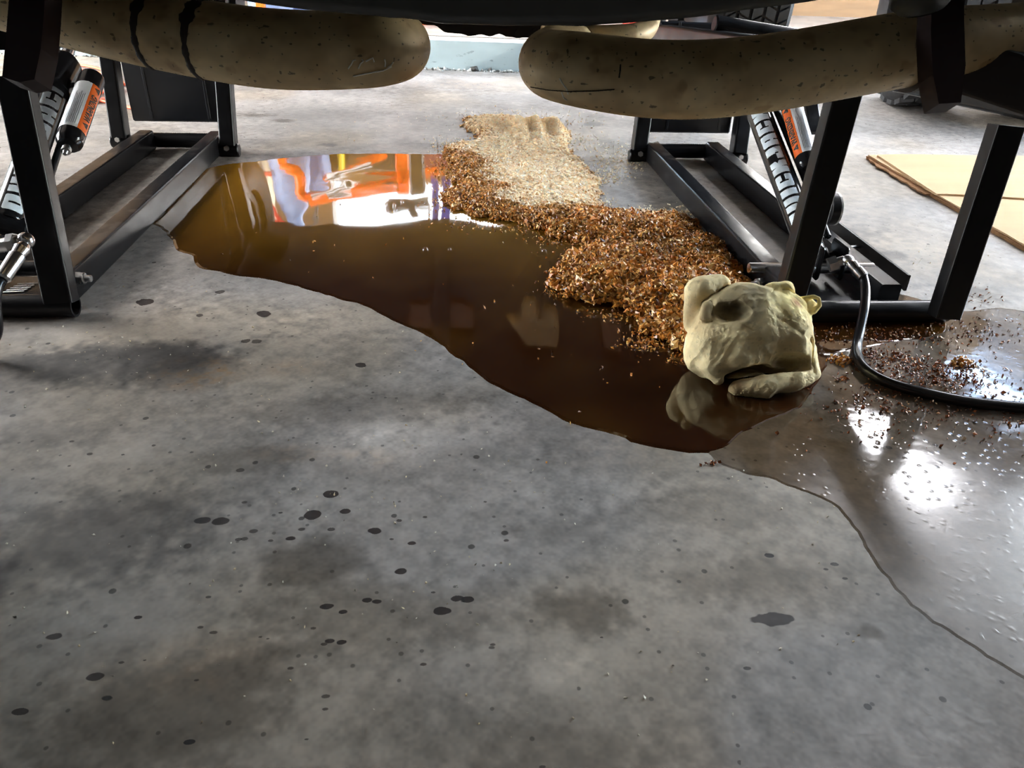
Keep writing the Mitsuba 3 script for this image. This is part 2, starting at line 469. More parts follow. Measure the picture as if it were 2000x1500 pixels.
# far wall with a wide window
YW = 6.1
WX0, WX1, WZ0, WZ1 = -.92, .47, 1.13, 2.35
WINS = ((-.92, .47), (1.0, 3.2))  # second window added to let more light in under the car
WZ0, WZ1 = 1.13, 2.45
wl = [box([-XW, YW, .1], [XW, YW + .1, WZ0]), box([-XW, YW, WZ1], [XW, YW + .1, CZ])]
for a, b in ((-XW, WINS[0][0]), (WINS[0][1], WINS[1][0]), (WINS[1][1], XW)):
    wl.append(box([a, YW, WZ0], [b, YW + .1, WZ1]))
struct('wall_front', cat(wl), 'brown_board')
scene['window_glass'] = {'type': 'thindielectric', 'int_ior': 1.5}
for k, (a, b) in enumerate(WINS):
    w_ = f'window_{k + 1}'
    struct(w_, cat([box([a, YW + .02, WZ0], [a + .04, YW + .07, WZ1]), box([b - .04, YW + .02, WZ0], [b, YW + .07, WZ1]), box([a, YW + .02, WZ0], [b, YW + .07, WZ0 + .03]), box([a, YW + .02, WZ1 - .04], [b, YW + .07, WZ1])]), 'label_white')
    put('pane', box([a + .04, YW + .043, WZ0 + .03], [b - .04, YW + .047, WZ1 - .04]), 'window_glass', w_)

# ------------------------------------------------------------------ car raised on the jacks
car = thing('car', 'dark car raised above the oil spill, its tan twin exhaust pipes hanging under the rear', 'car')
# rear bumper and its lower lip
lip = np.array([(-260, -75), (100, -30), (430, 2), (520, 15), (640, 30), (740, 40), (815, 47), (850, 52), (1000, 58), (1100, 58), (1230, 52), (1400, 36), (1520, 21), (1640, 3), (1900, -40), (2260, -95)], float)
xs = np.linspace(-260, 2260, 90)
from scipy.interpolate import PchipInterpolator
ly = PchipInterpolator(lip[:, 0], lip[:, 1])(xs)
L = np.array([at_d(a, b, .70 + .05 * ((a - 1000) / 1250) ** 2) for a, b in zip(xs, ly)])
wob = (meshkit.fbm(np.c_[L * 30], 3, 4) - .5) * .004
prof = [(.34, .02), (.30, .006), (.10, .002), (.03, .0), (.006, .003), (0, .012), (-.012, .05), (-.03, .12), (-.04, .2), (-.03, .3), (.0, .36)]
V = np.array([[p + [0, dy, dz + (w if i < 6 else 0)] for i, (dy, dz) in enumerate(prof)] for p, w in zip(L, wob)])
n, m = len(xs), len(prof)
gi, gj = np.meshgrid(np.arange(n - 1), np.arange(m - 1), indexing='ij')
q = np.stack([gi * m + gj, (gi + 1) * m + gj, (gi + 1) * m + gj + 1, gi * m + gj + 1], -1).reshape(-1, 4)
put('rear_bumper', (V.reshape(-1, 3), q), 'bumper_plastic', car, 50, label='dark gray lower lip of the rear bumper')
# underside
def pan(y0, y1, z0, z1, x, seed):
    g = 40
    u, v = np.meshgrid(np.linspace(-x, x, g), np.linspace(y0, y1, g), indexing='ij')
    t = (v - y0) / (y1 - y0)
    z = z0 + (z1 - z0) * t + .02 * (meshkit.fbm(np.stack([u * 5, v * 5, u * 0], -1), 3, seed) - .5) - .015 * (np.abs(u) < .12)
    P = np.stack([u, v, z], -1).reshape(-1, 3)
    i, j = np.meshgrid(np.arange(g - 1), np.arange(g - 1), indexing='ij')
    return P, np.stack([i * g + j, (i + 1) * g + j, (i + 1) * g + j + 1, i * g + j + 1], -1).reshape(-1, 4)
put('floor_pan', pan(.95, 3.56, .585, .60, .86, 1), 'under_black', car, True)
put('front_undertray', pan(3.56, 4.0, .60, .80, .8, 2), 'bumper_plastic', car, True)
bm = []
for y, z0, z1, hw in ((.78, .70, 1.0, .74), (1.0, .62, 1.06, .86), (1.9, .60, 1.12, .88), (3.2, .62, 1.08, .87), (3.95, .78, .98, .78)):
    for sx in (-1, 1):
        for zz, k in ((z0, .93), (z0 + .06, 1), ((z0 + z1) / 2, 1.0), (z1, .9)):
            bm.append((sx * hw * k, y, zz))
put('body_shell', trimesh.convex.convex_hull(np.array(bm)), 'car_paint', car, 35)
cb = []
for y, z, hw in ((1.25, 1.1, .72), (1.75, 1.5, .58), (2.5, 1.52, .58), (3.1, 1.08, .7)):
    for sx in (-1, 1):
        cb.append((sx * hw, y, z))
put('cabin', trimesh.convex.convex_hull(np.array(cb)), 'gloss_black', car, 35)
# crossmember glimpsed between the pipes, its lower edge ragged
cx = np.linspace(-.20, .16, 40)
ce = np.array([at_y(px, py, 1.55) for px, py in zip(np.linspace(800, 1062, 40), np.interp(np.linspace(800, 1062, 40), [800, 850, 870, 905, 915, 960, 1000, 1045, 1062], [48, 52, 60, 64, 70, 71, 69, 75, 60]))])
ce[:, 2] += (meshkit.noise(np.c_[ce[:, :1] * 60, ce[:, :2] * 0], 3) - .5) * .008
top = ce.copy(); top[:, 2] = .585
put('crossmember', cat([slabx for slabx in [trimesh.convex.convex_hull(np.vstack([ce[i:i + 2], top[i:i + 2], ce[i:i + 2] + [0, .05, 0], top[i:i + 2] + [0, .05, 0]])) for i in range(39)]]), 'under_black', car)
for px, py in ((1046, 63), (1012, 66)):
    c = at_y(px, py, 1.535)
    put('weld_nut', hexnut(c + [0, .02, 0], (0, -1, 0), .006, .008), 'under_black', car)
# heat shields and driveline seen in the puddle
def mirror(px, py, z):   # where a ray mirrored by the floor reaches height z
    r = ray(px, py)
    return CAM + r * ((-z - CAMH) / r[2]) * np.array([1, 1, 1]) + [0, 0, 2 * z]
def shield(pts, z, name, m, th=.012):
    P = np.array([mirror(a, b, z)[:2] for a, b in pts])
    k = slab(P, z, z + th, .004)
    return put(name, k, m, car)
shield([(800, 582), (905, 585), (925, 598), (928, 638), (800, 640)], .555, 'heat_shield', 'heat_shield')
shield([(985, 610), (1015, 612), (1022, 583), (1044, 582), (1054, 618), (1060, 595), (1084, 596), (1092, 640), (1090, 676), (1030, 672), (1008, 640)], .55, 'heat_shield', 'stainless')
shield([(1170, 600), (1210, 605), (1215, 690), (1180, 680)], .56, 'heat_shield', 'heat_shield')
put('drive_shaft', rod((-.02, 1.35, .555), (-.03, 3.2, .57), .032), 'under_black', car, 30)
axle = put('rear_axle', lathe((-.62, 1.5, .60), (.62, 1.5, .60), [(0, .03), (.42, .03), (.45, .055), (.5, .065), (.55, .055), (.58, .03), (1, .03)]), 'under_black', car, 40)

# exhaust pipes
def exhaust(path, radii, n=72, **k):
    p = np.array([at_d(a, b, d) for a, b, d in path])
    q = resample(p, n)
    s = np.linspace(0, 1, len(p))
    sp = np.r_[0, np.cumsum(np.linalg.norm(np.diff(p, axis=0), axis=1))]; sp /= sp[-1]
    r = np.interp(np.linspace(0, 1, n), sp, radii)
    return q, tube(q, r, 40)
qr, mr = exhaust([(2150, 15, .95), (1990, 62, .93), (1800, 92, .915), (1560, 134, .90), (1330, 157, .89), (1220, 150, .89), (1140, 138, .895), (1092, 130, .915), (1072, 122, .96), (1085, 105, 1.04), (1120, 92, 1.13)],
                 [.0325, .0325, .043, .043, .043, .042, .041, .0395, .038, .036, .034])
ep = put('exhaust_pipe', mr, 'stainless', car, True, label='right hand tan exhaust pipe with a rounded bend at its left end')
ql, ml = exhaust([(-160, -42, .93), (20, -10, .92), (120, 16, .91), (270, 52, .90), (420, 82, .89), (540, 97, .885), (660, 99, .885), (730, 97, .89), (768, 94, .915), (782, 88, .96), (772, 75, 1.04), (740, 62, 1.13)],
                 [.042, .043, .043, .043, .043, .043, .042, .041, .039, .037, .036, .034])
el = put('exhaust_pipe', ml, 'stainless', car, True, label='left hand tan exhaust pipe with two dark drip bands and a rounded right end')


def ring_at(q, R, px, w, m, parent, name='weld_band', lift=.0015, arc=(0, 2 * math.pi), taper=None):
    """a band around the pipe q near the frame column px"""
    i = int(np.argmin([abs(1000 + F * ((AX.T @ (p - CAM))[0] / (AX.T @ (p - CAM))[2]) - px) for p in q]))
    c, t = q[i], unit(q[min(i + 1, len(q) - 1)] - q[max(i - 1, 0)])
    prof = [(0, R), (0.02, R + lift), (.98, R + lift), (1, R)]
    return put(name, lathe(c - t * w / 2, c + t * w / 2, prof, 40), m, parent, 40)


# dark drips run down across the left pipe
def drip(q, R, px, w0, w1, parent, a0=-.5, a1=2.2, slant=0.0):
    i = int(np.argmin([abs(1000 + F * ((AX.T @ (p - CAM))[0] / (AX.T @ (p - CAM))[2]) - px) for p in q]))
    c, t = q[i], unit(q[i + 1] - q[i - 1])
    n_ = CAM - c; n_ = unit(n_ - t * (n_ @ t)); up = np.cross(n_, t) * -1
    if up[2] < 0:
        up = -up
    k = 26
    an = np.linspace(1.5, -1.5, k)
    rows = []
    for j, a in enumerate(an):
        w = np.interp(j / k, [0, .35, .45, .8, 1], [w0, w0, w1, w1, w1 * .8]) * (1 + .25 * math.sin(j * 1.7))
        s = slant * (j / k - .5)
        for e in (-1, -.4, .4, 1):
            rows.append(c + t * (s + e * w / 2) + (R + (.0012 if abs(e) < .5 else -.0008)) * (np.cos(a) * n_ + np.sin(a) * up))
    f = [[4 * j + e, 4 * j + e + 1, 4 * j + e + 5, 4 * j + e + 4] for j in range(k - 1) for e in range(3)]
    return put('drip_band', (np.array(rows), np.array(f)), 'stain_and_shade', parent, True)


sx_ = -1 if (ql[40] - ql[20])[0] > 0 else 1
drip(ql, .043, 302, .018, .010, el, slant=.002)
drip(ql, .043, 398, .020, .0095, el, slant=.002)
# scratches
def scratch(q, R, pts, parent, r=.0009, m='scratch'):
    P = []
    for px, py in pts:
        rr = ray(px, py)
        best = None
        for d in np.linspace(.78, 1.05, 541):
            p = CAM + rr * d
            if np.min(np.linalg.norm(q - p, axis=1)) < R:
                best = p; break
        if best is not None:
            P.append(best)
    if len(P) > 1:
        put('scratch_mark', tube(np.array(P), r, 6), m, parent)
qlf = resample(ql, 400); qrf = resample(qr, 400)
for s in ([(680, 134), (686, 126), (690, 118), (695, 117)], [(700, 134), (704, 125), (710, 119), (706, 116)], [(714, 120), (722, 116), (728, 113), (731, 121)], [(752, 131), (753, 122), (751, 116)], [(757, 133), (764, 127), (768, 121)],
          [(690, 149), (720, 143), (748, 138), (765, 130)]):
    scratch(qlf, .0428, s, el)
for s in ([(1093, 153), (1098, 162), (1106, 173), (1110, 184)], [(1097, 180), (1101, 191), (1108, 196)]):
    scratch(qrf, .041, s, ep)
scratch(qrf, .0425, [(1036, 170), (1070, 176), (1110, 179), (1160, 178), (1200, 175)], ep, .0006, 'stain_and_shade')
scratch(qrf, .0425, [(1212, 126), (1211, 140), (1209, 152)], ep, .0009, 'stain_and_shade')
# flanges and hangers
ring_at(qr, .043, 1786, .03, 'stain_and_shade', ep, 'pipe_flange', .006)  # wide dark flange: the shadows there are put into its colour
ring_at(qr, .043, 1816, .012, 'stainless', ep, 'pipe_flange', .003)
ring_at(ql, .043, 97, .006, 'stain_and_shade', el, 'pipe_flange', .003)


def plate(pts, d0, th, name, m, parent, label=None):
    """a plate with the outline pts at depth d0, th thick away from the camera"""
    P = np.array([at_d(a, b, d0) for a, b in pts])
    back = AX @ np.array([0, 0, 1.]) * th
    c = unit(np.cross(P[1] - P[0], P[2] - P[0]))
    o = P.mean(0); u = unit(P[1] - P[0]); nrm = AX @ np.array([0, 0, 1.]); u = unit(u - nrm * (u @ nrm)); v = np.cross(nrm, u)
    xy = np.c_[(P - o) @ u, (P - o) @ v]
    k = trimesh.creation.extrude_polygon(Polygon(xy).buffer(0), th, engine='earcut')
    M = np.eye(4); M[:3, 0], M[:3, 1], M[:3, 2], M[:3, 3] = u, v, nrm, o
    k.apply_transform(M)
    return put(name, k, m, parent, label=label)


plate([(22, -60), (90, -60), (86, 25), (80, 95), (67, 155), (38, 161), (4, 150), (10, 90)], .80, .03, 'hanger_bracket', 'bracket_dark', car, 'dark hanger bracket across the left pipe')
plate([(1822, -40), (1884, -40), (1883, 40), (1886, 128), (1877, 200), (1834, 203), (1822, 145), (1818, 60)], .82, .03, 'hanger_bracket', 'bracket_dark', car, 'dark hanger bracket across the right pipe')
put('exhaust_tip', lathe(at_d(1800, -50, .78), at_d(1800, 20, .78), [(0, .03), (.7, .03), (.9, .024), (1, .010)]), 'bumper_plastic', car, 40)
put('control_arm', bar(at_d(1860, 118, .95), at_d(2120, 200, .90), .06, .05, (0, 0, 1)), 'under_black', car, 30)
put('shock_absorber', rod(at_y(1288, 105, 2.59), at_y(1286, 20, 2.59), .022), 'under_black', car, 30)
put('knuckle', cbox(at_y(1300, 90, 2.57), at_y(1340, 40, 2.60), .008), 'under_black', car, 30)
# second pipe behind the right one
tp = np.array([at_d(1060, 72, 1.15), at_d(1150, 72, 1.16), at_d(1235, 68, 1.18), at_d(1268, 45, 1.25), at_d(1285, 10, 1.3)])
put('intermediate_pipe', tube(resample(tp, 30), .0165, 20), 'stainless', car, True)
# wheels of the lifted axle
def tire(c, R, W, axis, name, parent=None, lug=0.0, nb=40, grooves=4, m='tread_rubber'):
    """tyre about c: carcass plus tread blocks"""
    ax = unit(axis)
    M = np.eye(4); zz = ax; xx = unit(np.cross([0, 0, 1.], zz)); M[:3, 0], M[:3, 1], M[:3, 2], M[:3, 3] = xx, np.cross(zz, xx), zz, c
    dpt = max(lug, .008)
    pr = [(R * .58, -W * .36), (R * .62, -W * .46), (R * .8, -W * .52), (R * .95 - dpt, -W * .49), (R - dpt, -W * .42), (R - dpt, W * .42), (R * .95 - dpt, W * .49), (R * .8, W * .52), (R * .62, W * .46), (R * .58, W * .36), (R * .58, -W * .36)]
    car_ = trimesh.creation.revolve(np.array(pr), sections=72)
    car_.apply_transform(M)
    blocks = []
    cols = grooves + 1
    bw = W * .86 / cols
    for k in range(nb):
        for j in range(cols):
            a = 2 * math.pi * (k + (.5 if (j % 2 and lug) else .12 * j)) / nb
            zc = -W * .43 + bw * (j + .5)
            da = 2 * math.pi / nb * (.88 if not lug else .6)
            hw = bw * (.40 if not lug else .47)
            v = []
            for r_, s in ((R - dpt * 1.3, 1.0), (R, .93)):
                for aa in (-da / 2 * s, da / 2 * s):
                    for z_ in (-hw * s, hw * s):
                        sk = .25 * da * (1 if j % 2 else -1) * (z_ / hw)
                        v.append((r_ * math.cos(a + aa + sk), r_ * math.sin(a + aa + sk), zc + z_))
            blocks.append(trimesh.convex.convex_hull(np.array(v)))
    tr = cat(blocks); tr.apply_transform(M)
    hub = cat([trimesh.creation.revolve(np.array([(.02, -W * .2), (R * .3, -W * .2), (R * .42, -W * .3), (R * .585, -W * .38), (R * .585, W * .38), (R * .5, W * .36), (R * .4, W * .05), (.02, W * .02)]), sections=48)])
    hub.apply_transform(M)
    put('carcass', car_, 'rubber', name, 40)
    put('tread', tr, m, name, kind='stuff')
    put('rim', hub, 'dark_tool', name, 40)
ct = at_y(1408, 60, 2.95)
for k, (x, w) in enumerate(((ct[0], 'front_wheel'), (-.86, 'front_wheel_001'))):
    tire(np.array([x, 2.95, .47]), .335, .25, (1, 0, 0), f'{car}__{w}', nb=54, grooves=4)
    put('wheel_hub', rod((x - .13 * np.sign(x), 2.95, .47), (x - .22 * np.sign(x), 2.95, .50), .06), 'under_black', car, 30)

# ------------------------------------------------------------------ portable frame jacks
def lettering(text, h, bold=True):
    return meshkit.text_mesh(text, h, .0006, bold)


def block_text(text, width, height):
    """very heavy square letters, the strokes parted only by thin slits"""
    B = lambda x0, y0, x1, y1: shapely.box(x0, y0, x1, y1)
    full = B(0, 0, 10, 14).buffer(-1.2).buffer(1.2)
    G = {'Q': full.difference(B(4.4, 3.2, 5.6, 10.8)).difference(Polygon([(6.2, 0), (7, 0), (5.6, 2.6), (5.2, 2.2)])), 'U': full.union(B(0, 7, 10, 14)).difference(B(4.4, 3.2, 5.6, 14)), 'I': B(0, 0, 5, 14),
         'C': full.difference(B(4.4, 3.2, 5.6, 10.8)).difference(B(5, 5.6, 10, 8.4)), 'K': B(0, 0, 10, 14).difference(Polygon([(4.4, 14), (5.6, 14), (5.0, 8.4)])).difference(Polygon([(4.4, 0), (5.6, 0), (5.0, 5.6)])).difference(Polygon([(10, 8.4), (10, 5.6), (8, 7)])),
         'J': full.union(B(0, 7, 10, 14)).difference(B(0, 5.6, 4.4, 14)).difference(B(4.2, 3.2, 5.4, 6)), 'A': full.union(B(0, 0, 10, 7)).difference(B(4.4, 0, 5.6, 3.4)).difference(B(4.4, 6, 5.6, 10.8))}
    x, out = 0.0, []
    for ch in text:
        g = G[ch]
        for q in getattr(g, 'geoms', [g]):
            m = trimesh.creation.extrude_polygon(q, .0006, engine='earcut'); m.apply_translation([x, 0, 0]); out.append(m)
        x += g.bounds[2] + 1.9
    m = cat(out)
    m.apply_scale([width / (x - 1.9), height / 14, 1])
    return m


def cylinder_unit(jack, a, b, R, s_text, e_text, collar_s, flip=1):
    """hydraulic cylinder from a (low) to b (high) with its big white lettering from fraction s_text to e_text"""
    u, n_, l_ = view_frame(a, b)
    Ln = np.linalg.norm(b - a)
    cyl = put('hydraulic_cylinder', lathe(a, b, [(0, R * .9), (.01, R), (collar_s, R), (collar_s + .004, R * 1.16), (.985, R * 1.16), (1, R * 1.05)], 48), 'gloss_black', jack, 40)
    hh = R * 1.3
    txt = block_text('QUICKJACK', (e_text - s_text) * Ln, hh)
    put('lettering', wrap(txt, a, u, n_, l_, R + .0002, hh, s_text * Ln, 1.0), 'letter_white', cyl, label='bold white lettering')
    tm_ = lettering('TM', .006)
    put('lettering', wrap(tm_, a + u * ((e_text + .012) * Ln), u, n_, l_, R + .0002, .006, 0, 1.0, turn=.55), 'letter_white', cyl)
    put('piston_rod', rod(b - u * .01, b + u * .22, R * .42), 'chrome', cyl, 30)
    put('end_clevis', cat([rod(a - l_ * R * 1.1, a + l_ * R * 1.1, R * .8), rod(a - l_ * R * 1.4, a + l_ * R * 1.4, R * .3)]), 'black_paint', cyl, 30)
    # thin pipe along the cylinder, on the side facing the middle
    sd = -l_
    put('feed_pipe', tube(resample([a + u * .05 + sd * (R + .012), a + u * Ln * .5 + sd * (R + .012), b - u * .03 + sd * (R + .010)], 12), .007, 10), 'black_paint', cyl, True)
    return cyl


def canister(jack, top, bot, R, side, tip):
    """black gas canister, its sleeve half orange with a warning and half white with fine print"""
    u, n_, l_ = view_frame(bot, top)
    Ln = np.linalg.norm(top - bot)
    c = put('gas_canister', lathe(bot, top, [(0, R * .3), (.012, R * .75), (.05, R * .97), (.08, R), (.15, R), (.97, R), (1, R * .93)], 44), 'gloss_black', jack, 40)

    def sleeve(a0, a1, s0, s1, m, lift):
        k = 24
        rows = []
        for a in np.linspace(a0, a1, k):
            d = np.cos(a) * n_ + np.sin(a) * l_
            rows += [bot + u * s0 * Ln + d * (R + lift), bot + u * s1 * Ln + d * (R + lift)]
        f = [[2 * i, 2 * i + 1, 2 * i + 3, 2 * i + 2] for i in range(k - 1)]
        return put('label_sleeve', (np.array(rows), np.array(f)), m, c, True)
    w0, w1 = ((-.15, 2.6) if side > 0 else (-2.6, .15))
    o0, o1 = ((-1.15, -.15) if side > 0 else (.15, 1.15))
    sleeve(w0, w1, .16, .80, 'label_white', .0007)
    sleeve(o0, o1, .16, .80, 'label_orange', .0007)
    t = lettering('WARNING', .014)
    t.apply_scale([.36 * Ln / t.bounds[1][0], 1, 1])
    put('warning_lettering', wrap(t, bot, u, n_, l_, R + .0009, .014, .30 * Ln, 1, turn=(o0 + o1) / 2), 'ink', c)
    tri = trimesh.creation.extrude_polygon(Polygon([(0, 0), (.014, .0), (.014, .0), (.007, .013)]).difference(Polygon([(.006, .003), (.008, .003), (.0075, .009), (.0065, .009)])), .0006, engine='earcut')
    for s in (.22, .72):
        put('warning_symbol', wrap(tri.copy(), bot, u, n_, l_, R + .0009, .013, s * Ln, 1, turn=(o0 + o1) / 2), 'ink', c)
    rng = random.Random(4)
    for k in range(6):
        ln = box([0, 0, 0], [Ln * rng.uniform(.4, .52), .0012, .0003])
        put('fine_print', wrap(ln, bot, u, n_, l_, R + .0009, .0012, .2 * Ln, 1, turn=(.1 + .13 * k) * (1 if side > 0 else -1)), 'ink_gray', c)
    if tip:
        put('valve', cat([lathe(bot - u * .022, bot + u * .002, [(0, .004), (.3, .0055), (.32, .009), (.7, .009), (.72, .006), (1, .006)])]), 'zinc', c, 30)
    br = bot + u * Ln * .86
    return c, br


def jack(label, xi, xo, y0, y1, yb, zt, near, far, ref):
    """xi, xo: inner and outer rail; near, far: legs as (bottom, top) pairs"""
    k = thing('lift_jack', label, 'car jack', 'low frame jacks under the car')
    s = np.sign(xo - xi)
    for x in (xi, xo):
        put('base_rail', bar((x, y0, .03), (x, y1, .03), .043, .058), 'black_paint', k, 30)
    put('cross_tube', pipe_tube((xi - s * .045, yb, .021), (xo + s * .10, yb, .021), .0205, .0165), 'black_paint', k, 40)
    put('cross_tube', rod((xi + s * .01, y1 + .015, .026), (xo - s * .01, y1 + .015, .026), .022), 'black_paint', k, 40)
    for b, t in near:
        put('leg', bar(b, t, .05, .034), 'black_paint', k, 30)
    for b, t in far:
        lg = put('leg', bar(b, t, .046, .05), 'black_paint', k, 30)
        f = np.array(b)
        put('foot', cat([rod(f + [-.03, 0, -.012], f + [.03, 0, -.012], .02)]), 'black_paint', lg, 30)
        put('foot_bolt', hexnut(f + [0, -.026, .0], (0, -1, 0), .008, .008), 'zinc', lg)
    for x, z, f in ((near[0][1][0], zt[0], .03), (near[1][1][0], zt[1], .16)):
        put('top_rail', bar((x, near[0][1][1] - f, z + .012), (x, far[0][1][1] + .05, z - .08), .05, .055), 'black_paint', k, 30)
    put('top_cross_tube', rod((near[0][1][0], 2.0, zt[0]), (near[1][1][0], 2.0, zt[1]), .02), 'black_paint', k, 30)
    return k


LJ = 'left hand black lift jack frame standing under the car, white lettered cylinder leaning inside it'
RJ = 'right hand black lift jack frame standing under the car next to the crumpled rag'
zT = .44
lj = jack(LJ, -.707, -.918, 1.34, 2.50, 1.305, (.45, .45), [(np.array([-.682, 1.30, .03]), at_x(28, 150, -.700)), (np.array([-1.0, 1.31, .03]), np.array([-.99, 1.38, .42]))],
          [(fl(236, 268, .03), at_y(212, 100, 2.56)), (fl(447, 285, .03), at_y(436, 130, 2.50))], -1)
rj = jack(RJ, .650, .846, 1.30, 2.44, 1.262, (.44, .405), [(fl(1537, 600, .03), at_x(1655, 160, fl(1537, 600, .03)[0] + .02)), (fl(1843, 618, .03), at_y(1966, 245, 1.26))],
          [(fl(1247, 296, .03), at_y(1262, 190, 2.48)), (fl(1441, 302, .03), at_y(1456, 190, 2.48))], 1)
# dark plates between the far legs
for k, pts, y in ((lj, [(238, 100), (252, 233), (428, 243), (424, 100)], 2.53), (rj, [(1268, 190), (1270, 258), (1430, 262), (1432, 190)], 2.47)):
    P = [at_y(a, b, y) for a, b in pts]
    x0, x1 = np.mean([P[0][0], P[1][0]]), np.mean([P[2][0], P[3][0]])
    zb = (P[1][2] + P[2][2]) / 2
    put('end_plate', cat([cbox([x0, y, zb], [x1, y + .012, .40])]), 'panel_black', k, 30)
    put('plate_rib', cbox([x0 + .055, y - .004, zb + .01], [x0 + .063, y + .001, .40], .001), 'panel_black', k)
    put('plate_rib', cbox([x1 - .043, y - .004, zb + .01], [x1 - .035, y + .001, .40], .001), 'panel_black', k)
    print('plate', x0, x1, zb)
# cylinders
la, lb = at_x(14, 437, -.815), at_x(120, 138, -.815)
ra, rb = at_x(1592, 512, .752), at_x(1476, 205, .752)
print('cyl', la, lb, ra, rb)
cylinder_unit(lj, la, lb, .028, .03, .87, .885)
cylinder_unit(rj, ra, rb, .028, .16, .90, .955)
lt = put('rod_collar', lathe(at_x(98, 178, -.813), at_x(128, 118, -.813), [(0, .036), (.04, .038), (.8, .038), (1, .024)], 36), 'gloss_black', lj, 40)
c1, br1 = canister(lj, at_x(181, 152, -.74), at_x(132, 286, -.74), .0245, 1, True)
put('canister_bracket', rod(br1, at_x(128, 165, -.80), .006), 'zinc', lj)
c2, br2 = canister(rj, at_x(1540, 190, .80), at_x(1581, 333, .80), .0235, -1, False)
put('canister_bracket', cat([rod(br2, at_x(1512, 205, .76), .006)]), 'zinc', lj if False else rj)
put('brace', bar(at_x(1578, 170, .86), at_x(1592, 260, .86), .03, .012), 'black_paint', rj, 30)
put('brace', bar(at_x(102, 80, -.87), at_x(88, 175, -.87), .03, .02), 'black_paint', lj, 30)
# lower hardware, right jack
a = at_x(1617, 433, .935); b = at_x(1772, 553, .935)
put('lock_bar', bar(a, b, .006, .034), 'black_paint', rj, 30)
put('lock_bar_pin', rod(at_x(1648, 484, .87), at_x(1675, 482, .93), .004), 'zinc', rj, 30)
w = at_x(1621, 408, .885)
put('roller', cat([lathe(w + [-.012, 0, 0], w + [.012, 0, 0], [(0, .03), (.1, .037), (.9, .037), (1, .03)], 40)]), 'black_paint', rj, 30)
put('roller_rim', pipe_tube(w + [.009, 0, 0], w + [.0135, 0, 0], .0375, .026), 'zinc', rj, 40)
put('pivot_shaft', rod((.60, 1.40, .052), (.86, 1.40, .052), .011), 'chrome', rj, 30)
put('pivot_plate', cbox([.735, 1.385, .03], [.745, 1.45, .10]), 'black_paint', rj)
put('pivot_plate', cbox([.785, 1.385, .03], [.795, 1.45, .10]), 'black_paint', rj)
put('tray', cbox([.67, 1.29, .012], [.83, 1.47, .016], .001), 'black_paint', rj)
put('pivot_shaft', rod((-.70, 1.42, .045), (-.93, 1.42, .045), .014), 'black_paint', lj, 30)
tr = put('tray', cbox([-.90, 1.33, .012], [-.72, 1.45, .016], .001), 'black_paint', lj)
for i in range(5):
    p0 = fl(6 + i * 7, 571 - i * 4, .0172)
    put('hazard_stripe', bar(p0 + [0, 0, .0005], p0 + [.035, .004, .0005], .0045, .001, (0, 1, 0)), 'label_white', tr)


def bolt(c, d, parent):
    d = unit(d)
    k = put('bolt', cat([hexnut(c, d, .012, .011), rod(c + d * .009, c + d * .017, .0105), rod(c + d * .01, c + d * .028, .0065)]), 'zinc', parent, 35)


bolt(np.array([-.686, *at_x(149, 543, -.686)[1:]]), (1, -.1, 0), lj)
bolt(np.array([.628, *at_x(1490, 553, .628)[1:]]), (-1, -.3, 0), rj)
# hoses and their couplings
def hose(pts, r, label):
    k = thing('hydraulic_hose', label, 'hose')
    p = np.array([fl(*q) if q[2] is not None else None for q in pts])
    put('hose_line', tube(resample(p, 90), r, 18), 'hose_rubber', k, True)
    return k, p


h2, hp = hose([(1684, 536, .085), (1690, 560, .07), (1689, 595, .052), (1682, 635, .03), (1674, 672, .012), (1676, 700, .010), (1695, 725, .0095), (1735, 747, .0095), (1800, 766, .0095), (1880, 783, .0095), (2000, 796, .0095), (2120, 806, .0095), (2300, 830, .0095)], .0085,
              'black rubber hose hanging from the right jack and curving across the wet floor')
put('crimp_sleeve', lathe(fl(1660, 513, .098), fl(1686, 541, .083), [(0, .0075), (.15, .011), (.5, .0095), (.55, .0112), (1, .0105)], 24), 'chrome', h2, 30)
put('elbow_fitting', cat([rod(fl(1626, 516, .088), fl(1650, 508, .098), .0095), hexnut(fl(1618, 518, .086), fl(1650, 508, .098) - fl(1618, 518, .086), .015, .016), trimesh.creation.icosphere(subdivisions=2, radius=.0115).apply_translation(fl(1656, 509, .099))]), 'zinc', h2, 30)
h1, hp = hose([(2, 548, .13), (-8, 570, .12), (-9, 600, .10), (-6, 640, .07), (-16, 668, .04), (-45, 690, .012), (-110, 705, .009), (-220, 712, .009)], .0085,
              'black rubber hose with bright metal couplings at the left jack')
put('crimp_sleeve', lathe(fl(48, 478, .165), fl(4, 546, .132), [(0, .0085), (.12, .0125), (.3, .0105), (.34, .0125), (.95, .0115), (1, .009)], 24), 'chrome', h1, 30)
put('elbow_fitting', cat([rod(fl(-30, 486, .15), fl(30, 474, .165), .011), hexnut(fl(20, 476, .163), fl(32, 474, .165) - fl(20, 476, .163), .016, .012), trimesh.creation.icosphere(subdivisions=2, radius=.0135).apply_translation(fl(50, 470, .167))]), 'chrome', h1, 30)

